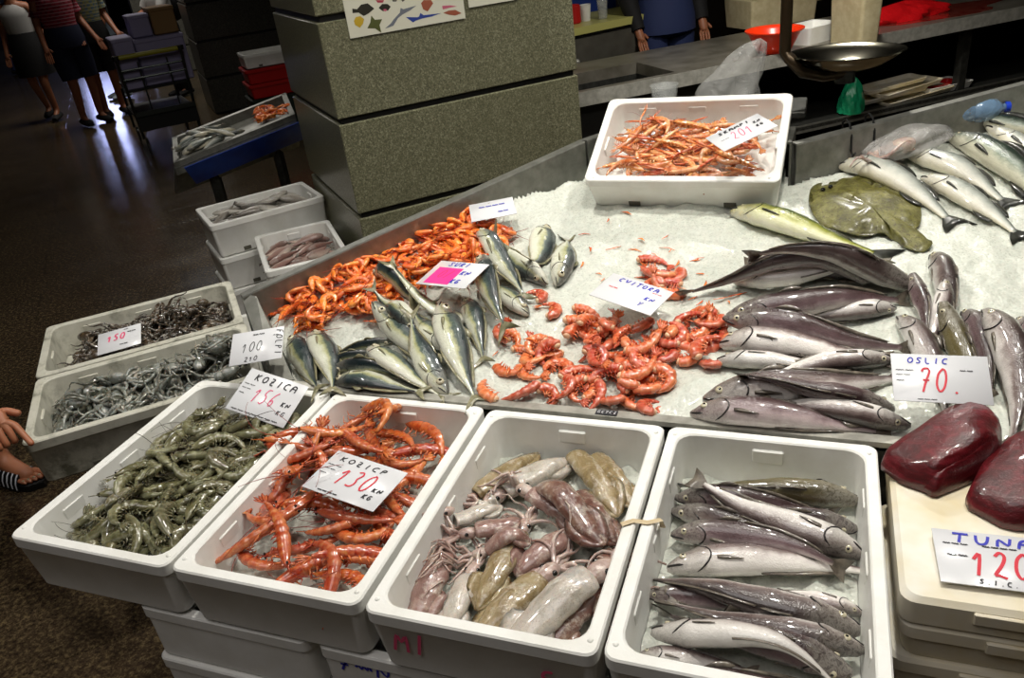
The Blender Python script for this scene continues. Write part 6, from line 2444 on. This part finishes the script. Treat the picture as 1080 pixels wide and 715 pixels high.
m.add(pts + [p - up * .001 for p in pts], [tuple(range(28))] + [(k, k + 28, (k + 1) % 28 + 28, (k + 1) % 28) for k in range(28)])
m.build('bloody_water_film', 'blood', work, loc=WL, smooth=False)


def onw(nm, px, py, z, mk, mat, label, cat, rot=0.0, sharp=40):
    a, b = wloc(px, py, z)
    p = wp_(a, b, z)
    o = mk().build(nm, mat, label=label, cat=cat, sharp=sharp)
    o.location = p
    o.rotation_euler = (0, 0, math.atan2(wd[1], wd[0]) + rot)
    return o
def hollow(hx, hy, h, t=.02):
    return lambda: MB().loft([rrect(hx - .01, hy - .01, .02, 0), rrect(hx, hy, .02, h), rrect(hx - t, hy - t, .02, h), rrect(hx - t - .01, hy - t - .01, .02, t)])
onw('foam_crate', 812, 24, WZ, hollow(.25, .16, .17), 'cream', 'cream foam box behind the red bowl on the worktop', 'crate')
onw('foam_crate', 833, 2, WZ + .0, hollow(.26, .17, .34), 'cream', 'tall cream foam box at the back of the worktop', 'crate')
onw('foam_crate', 855, 43, WZ, hollow(.14, .10, .09), 'foam', 'small white foam box right beside the red bowl', 'crate', rot=.25)
onw('foam_crate', 900, 45, WZ, hollow(.07, .13, .32), 'cream', 'upright narrow cream foam box beside the red bag', 'crate')
# red bowl
def bowl():
    prof = [(.075, 0), (.085, .004), (.10, .03), (.135, .10), (.155, .115), (.155, .12), (.145, .118), (.13, .10), (.093, .032), (.07, .01)]
    return MB().loft([[(r * math.cos(a), r * math.sin(a), z) for a in [2 * PI * k / 36 for k in range(36)]] for r, z in prof])
onw('plastic_bowl', 816, 55, WZ, bowl, 'red_plastic', 'bright orange-red plastic bowl on the worktop', 'bowl')
# red bag
def crumple(rx, ry, h, seed, spike=.25):
    rr = random.Random(seed)
    ph = [rr.uniform(0, 6) for _ in range(8)]
    def f():
        m = MB()
        rings = []
        for i in range(15):
            t = i / 14
            ring = []
            for k in range(40):
                a = 2 * PI * k / 40
                r = max(0.0, 1 - t ** 2.2) ** .6
                w_ = 1 + spike * (.5 * math.sin(3 * a + ph[0] + 3 * t) + .3 * math.sin(7 * a + ph[1] - 5 * t) + .25 * math.sin(13 * a + ph[2] + 9 * t))
                ring.append((rx * r * w_ * math.cos(a), ry * r * w_ * math.sin(a), h * t * (1 + .1 * math.sin(2 * a + ph[3]))))
            rings.append(ring)
        return m.loft(rings)
    return f
onw('plastic_bag', 952, 19, WZ + .002, crumple(.30, .12, .09, 4), 'red_bag', 'crumpled wet red plastic bag on the worktop', 'bag')
onw('plastic_bag', 897, 118, .43, crumple(.07, .07, .19, 8, .18), 'green_bag', 'crumpled green plastic bag under the edge of the worktop', 'bag')
# foam trays on the shelf
for k, (px, py, l, rot) in enumerate(((955, 96, .50, .03), (950, 100, .5, -.05), (962, 90, .46, .1), (975, 92, .42, -.02))):
    a, b = wloc(px, py, .45 + .03 * k)
    p = wp_(a, .12 + .035 * (k % 2), .424 + .028 * k)
    hx, hy = l / 2, .075
    o = MB().loft([rrect(hx - .015, hy - .015, .015, 0), rrect(hx, hy, .02, .025), rrect(hx - .008, hy - .008, .02, .025), rrect(hx - .025, hy - .025, .015, .006)]).build(
        'foam_tray', 'foam_lid', sharp=40, cat='tray', label=['lowest long foam tray on the shelf under the worktop', 'second long foam tray on the under-counter shelf', 'third long foam tray of the slanted stack on the shelf', 'topmost foam tray with pink stains on the shelf'][k])
    o.location = p
    o.rotation_euler = (.03, -.04, math.atan2(wd[1], wd[0]) + rot)
a, b = wloc(1006, 92, .45)
p = wp_(a, .16, .424)
o = MB().loft([rrect(.15, .085, .015, 0), rrect(.165, .1, .02, .04), rrect(.155, .09, .02, .04), rrect(.14, .075, .015, .01)]).build('foam_tray', 'foam', sharp=40, label='white foam tray holding a red tray at the right end of the shelf', cat='tray')
o.location = p
o.rotation_euler = (0, 0, math.atan2(wd[1], wd[0]))
o2 = MB().loft([rrect(.10, .05, .015, 0), rrect(.115, .06, .02, .03), rrect(.105, .05, .02, .03), rrect(.09, .04, .015, .006)]).build('plastic_tray', 'crate_red', sharp=40, label='small red plastic tray lying in the white foam tray', cat='tray')
o2.location = p + np.array([0, 0, .012])
o2.rotation_euler = o.rotation_euler

# ================================================================== counter with the yellow edge, farther back
YZ = 1.0
y0_, y1_ = at(601, 31, YZ), at(697, 11, YZ)
yd = (y1_ - y0_) / np.linalg.norm(y1_ - y0_)
yn = np.array([-yd[1], yd[0], 0])
YL = tuple(y0_ * [1, 1, 0])
yc = empty('steel_counter', YL, label='steel counter with a yellow-green top edge behind the sink', cat='counter')
def ybox(a0, a1, b0, b1, z0, z1, nm, mat, par=None):
    q = [y0_ * [1, 1, 0] + yd * a + yn * b + up * z0 for a, b in ((a0, b0), (a1, b0), (a1, b1), (a0, b1))]
    r = [p + up * (z1 - z0) for p in q]
    return MB().add(q + r, [(3, 2, 1, 0), (4, 5, 6, 7), (0, 1, 5, 4), (1, 2, 6, 5), (2, 3, 7, 6), (3, 0, 4, 7)]).build(nm, mat, par or yc, loc=YL, smooth=False)
yl = float((at(697, 11, YZ) - y0_) @ yd)
ybox(-1.2, yl + .05, 0, .6, .955, 1.0, 'counter_top', 'cream_edge')
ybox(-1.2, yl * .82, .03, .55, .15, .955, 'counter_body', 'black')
dr = ybox(-.6, yl * .78, .005, .03, .70, .93, 'drawer_front', 'brushed')
MB().ellipsoid(tuple(y0_ * [1, 1, 0] + yd * .03 - yn * .01 + up * .80), (.018, .018, .018), 10, 8).build('knob', 'bright_steel', dr, loc=YL)
ybox(-1.2, yl + .05, .55, .6, 1.0, 1.12, 'back_ledge', 'blue_paint')
def ony(nm, px, py, mk, mat, label, cat):
    p = at(px, py, YZ)
    o = mk().build(nm, mat, label=label, cat=cat, sharp=40)
    o.location = p
    return o
def cyl(prof, n=20):
    return lambda: MB().loft([[(r * math.cos(2 * PI * k / n), r * math.sin(2 * PI * k / n), z) for k in range(n)] for r, z in prof])
ony('drink_can', 606, 25, cyl([(.038, 0), (.045, .008), (.045, .105), (.036, .115), (.034, .112)]), 'crate_red', 'red can standing on the yellow-edged counter', 'can')
ony('foam_cup', 618, 22, cyl([(.028, 0), (.038, .10), (.040, .10), (.036, .098), (.026, .006)]), 'foam', 'white foam cup beside the red can', 'cup')
ony('drinking_glass', 636, 20, cyl([(.028, 0), (.036, .12), (.034, .12), (.026, .008)]), 'clear_cup', 'clear glass standing right of the white foam cup', 'glass')
# seller behind the worktop
sp_ = wp_(wloc(735, 55)[0] + .25, 1.3, 0)
person('person', (sp_[0], sp_[1], 0), math.atan2(-wn[1], -wn[0]), dict(lel=(-.05, .25, 1.12), rel=(-.05, -.25, 1.12)),
       [('jacket', 'cloth_black'), ('trousers', 'cloth_blue'), ('shoe', 'rubber')], 'seller in blue jeans standing behind the steel worktop', h=1.75)

# ================================================================== hanging scale, bag, cup, hooks, bottle
def on_ray(px, py, dist):
    r = ray(px, py)
    return CP + r / np.linalg.norm(r) * dist
pc = on_ray(893, 56, 2.75)
SCL = (float(pc[0]), float(pc[1]), float(pc[2]))
sc = empty('hanging_scale', SCL, label='shiny hanging scale pan on a brown bent pole above the back rim', cat='scale')
k1 = on_ray(828, -40, 2.68)
k2 = on_ray(829, 30, 2.70)
m = MB()
pole_xy = k2[:2]
pz = [4.5, 2.5, k2[2] + .15, k2[2], k2[2] - .07]
pts = [np.array([pole_xy[0], pole_xy[1], z]) for z in pz]
low = [on_ray(833, 62, 2.70), on_ray(846, 76, 2.71), on_ray(868, 80, 2.73), on_ray(893, 76, 2.75)]
pts += [np.array(p) for p in low]
m.tube(pts, .018, 10)
m.build('pole', 'brass', sc, loc=SCL)
prof = [(.0, -.05), (.05, -.05), (.10, -.035), (.14, -.012), (.158, .002), (.166, .004), (.166, .007), (.156, .006), (.136, -.006), (.095, -.028), (.05, -.042), (.0, -.043)]
m = MB().loft([[(pc[0] + max(r, .001) * math.cos(a), pc[1] + max(r, .001) * .85 * math.sin(a), pc[2] + z) for a in [2 * PI * k / 40 for k in range(40)]] for r, z in prof])
M['pan'] = simple('polished_pan_steel', '#8f8b7c', .14, metal=1.0, col2='#6f6b5c', nscale=8)
m.build('pan', 'pan', sc, loc=SCL)
MB().tube([pc - up * .05, pc - up * .085], .03, 12).build('pan_seat', 'dark_steel', sc, loc=SCL)

# little steel ledge behind the rim carrying bag and cup
lz = 1.035
lg = at(710, 97, lz + .03)
led = MB()
c_ = (1.12, 1.36, lz - .01)
led.box(c_, (.62, .20, .02), bev=.003)
led.build('ledge', 'dark_steel', tbl, loc=TL, smooth=False)
for lx in (.9, 1.34):
    MB().tube([(lx, 1.28, 1.015), (lx, 1.26, .80)], .012, 6).build('ledge_bracket', 'dark_steel', tbl, loc=TL)
p = at(710, 103, lz)
o = MB().loft([[(r * math.cos(2 * PI * k / 28), r * math.sin(2 * PI * k / 28), z) for k in range(28)] for r, z in ((.034, 0), (.036, .002), (.045, .075), (.048, .078), (.048, .083), (.045, .083), (.043, .076), (.033, .006))]).build('plastic_cup', 'clear_cup', label='clear plastic cup standing behind the scampi box', cat='cup')
o.location = (float(np.clip(p[0], .85, 1.4)), 1.36, lz)
# clear bag: a crumpled cone leaning to the right
bb = at(770, 104, lz)
bb = np.array([bb[0], 1.36, lz])
m = MB()
rings = []
rr = random.Random(9)
ph = [rr.uniform(0, 6) for _ in range(6)]
for i in range(16):
    t = i / 15
    ring = []
    rx = .095 * (1 - t) ** .55 * (1 + .25 * t) + .004
    for k in range(36):
        a = 2 * PI * k / 36
        w_ = 1 + .14 * math.sin(3 * a + ph[0] + 4 * t) + .10 * math.sin(6 * a + ph[1] - 6 * t) + .05 * math.sin(11 * a + 8 * t)
        ring.append((bb[0] + rx * w_ * math.cos(a) + .10 * t ** 1.5, bb[1] + rx * .5 * w_ * math.sin(a), bb[2] + .21 * t))
    rings.append(ring)
m.loft(rings)
m.build('plastic_bag', 'clear_bag', loc=tuple(bb), sharp=None, label='upright translucent plastic bag behind the scampi box', cat='bag')
# S hooks on the right rim
for px, lb in ((883, 'dark wire hook on the back rim, left of the pair'), (906, 'dark wire hook on the back rim, right of the pair')):
    t_ = (px - 835) / (1080 - 835)
    q = np.array(RC) + (np.array(RD) - np.array(RC)) * (t_ ** .9)
    d = np.array([-.36, -.64, 0])
    d = np.array([.49, -.87, 0])
    pts = [q + d * a + up * b for a, b in ((-.02, -.02), (-.022, .01), (-.005, .022), (.016, .014), (.03, -.02), (.034, -.06), (.045, -.075), (.056, -.062))]
    MB().tube(pts, .0035, 6).build('wire_hook', 'rubber', loc=tuple(q), label=lb, cat='hook')
# bottle lying at the back right
b1, b2 = on_ice(1004, 124, .05), on_ice(1064, 116, .05)
d = (b2 - b1) / np.linalg.norm(b2 - b1)
L = float(np.linalg.norm(b2 - b1))
b1 = b1 + up * .01
m = MB().tube([b1 + d * L * t_ for t_ in (0, .01, .05, .3, .33, .36, .6, .75, .85, .88, .93)], [.01, .03, .036, .036, .033, .036, .036, .03, .015, .012, .012], 20)
bo = m.build('water_bottle', 'blue_bottle', loc=tuple(b1), label='pale blue plastic bottle lying against the back rim', cat='bottle')
M['cap_blue'] = simple('blue_cap', '#1c3fc0', .3)
MB().tube([b1 + d * L * .92, b1 + d * L * 1.0], .015, 14).build('cap', 'cap_blue', bo, loc=tuple(b1))
# octopus in a clear bag
cb = on_ice(946, 158, .04)
z0 = ice_z(cb[0], cb[1])
ob = put_small(octopus_kind(91, .11, 'squid_arm'), 'octopus', cb[0] - .03, cb[1], 2.6, label='pinkish octopus wrapped in the clear bag by the back rim', cat='octopus')
m = MB()
rings = []
ax0, ax1 = on_ice(914, 166, .04), on_ice(1000, 138, .04)
dx = (ax1 - ax0)
for i in range(14):
    t = i / 13
    c = ax0 + dx * t
    c[2] = ice_z(c[0], c[1]) + .03
    r = .065 * math.sin(PI * (.12 + .8 * t)) ** .7
    n_ = np.array([-dx[1], dx[0], 0]) / math.hypot(dx[0], dx[1])
    rings.append([c + n_ * r * 1.1 * math.cos(a) * (1 + .12 * math.sin(5 * a + 4 * t)) + up * (r * .62 * math.sin(a) * (1 + .15 * math.sin(7 * a + 9 * t)) + r * .3) for a in [2 * PI * k / 30 for k in range(30)]])
m.loft(rings)
M['milky_bag'] = film('milky_plastic_film', '#d4d2ce', .42)
m.build('plastic_bag', 'milky_bag', loc=tuple(ax0), sharp=None, label='knotted clear plastic bag lying on the ice beside the dark-backed fish', cat='bag')
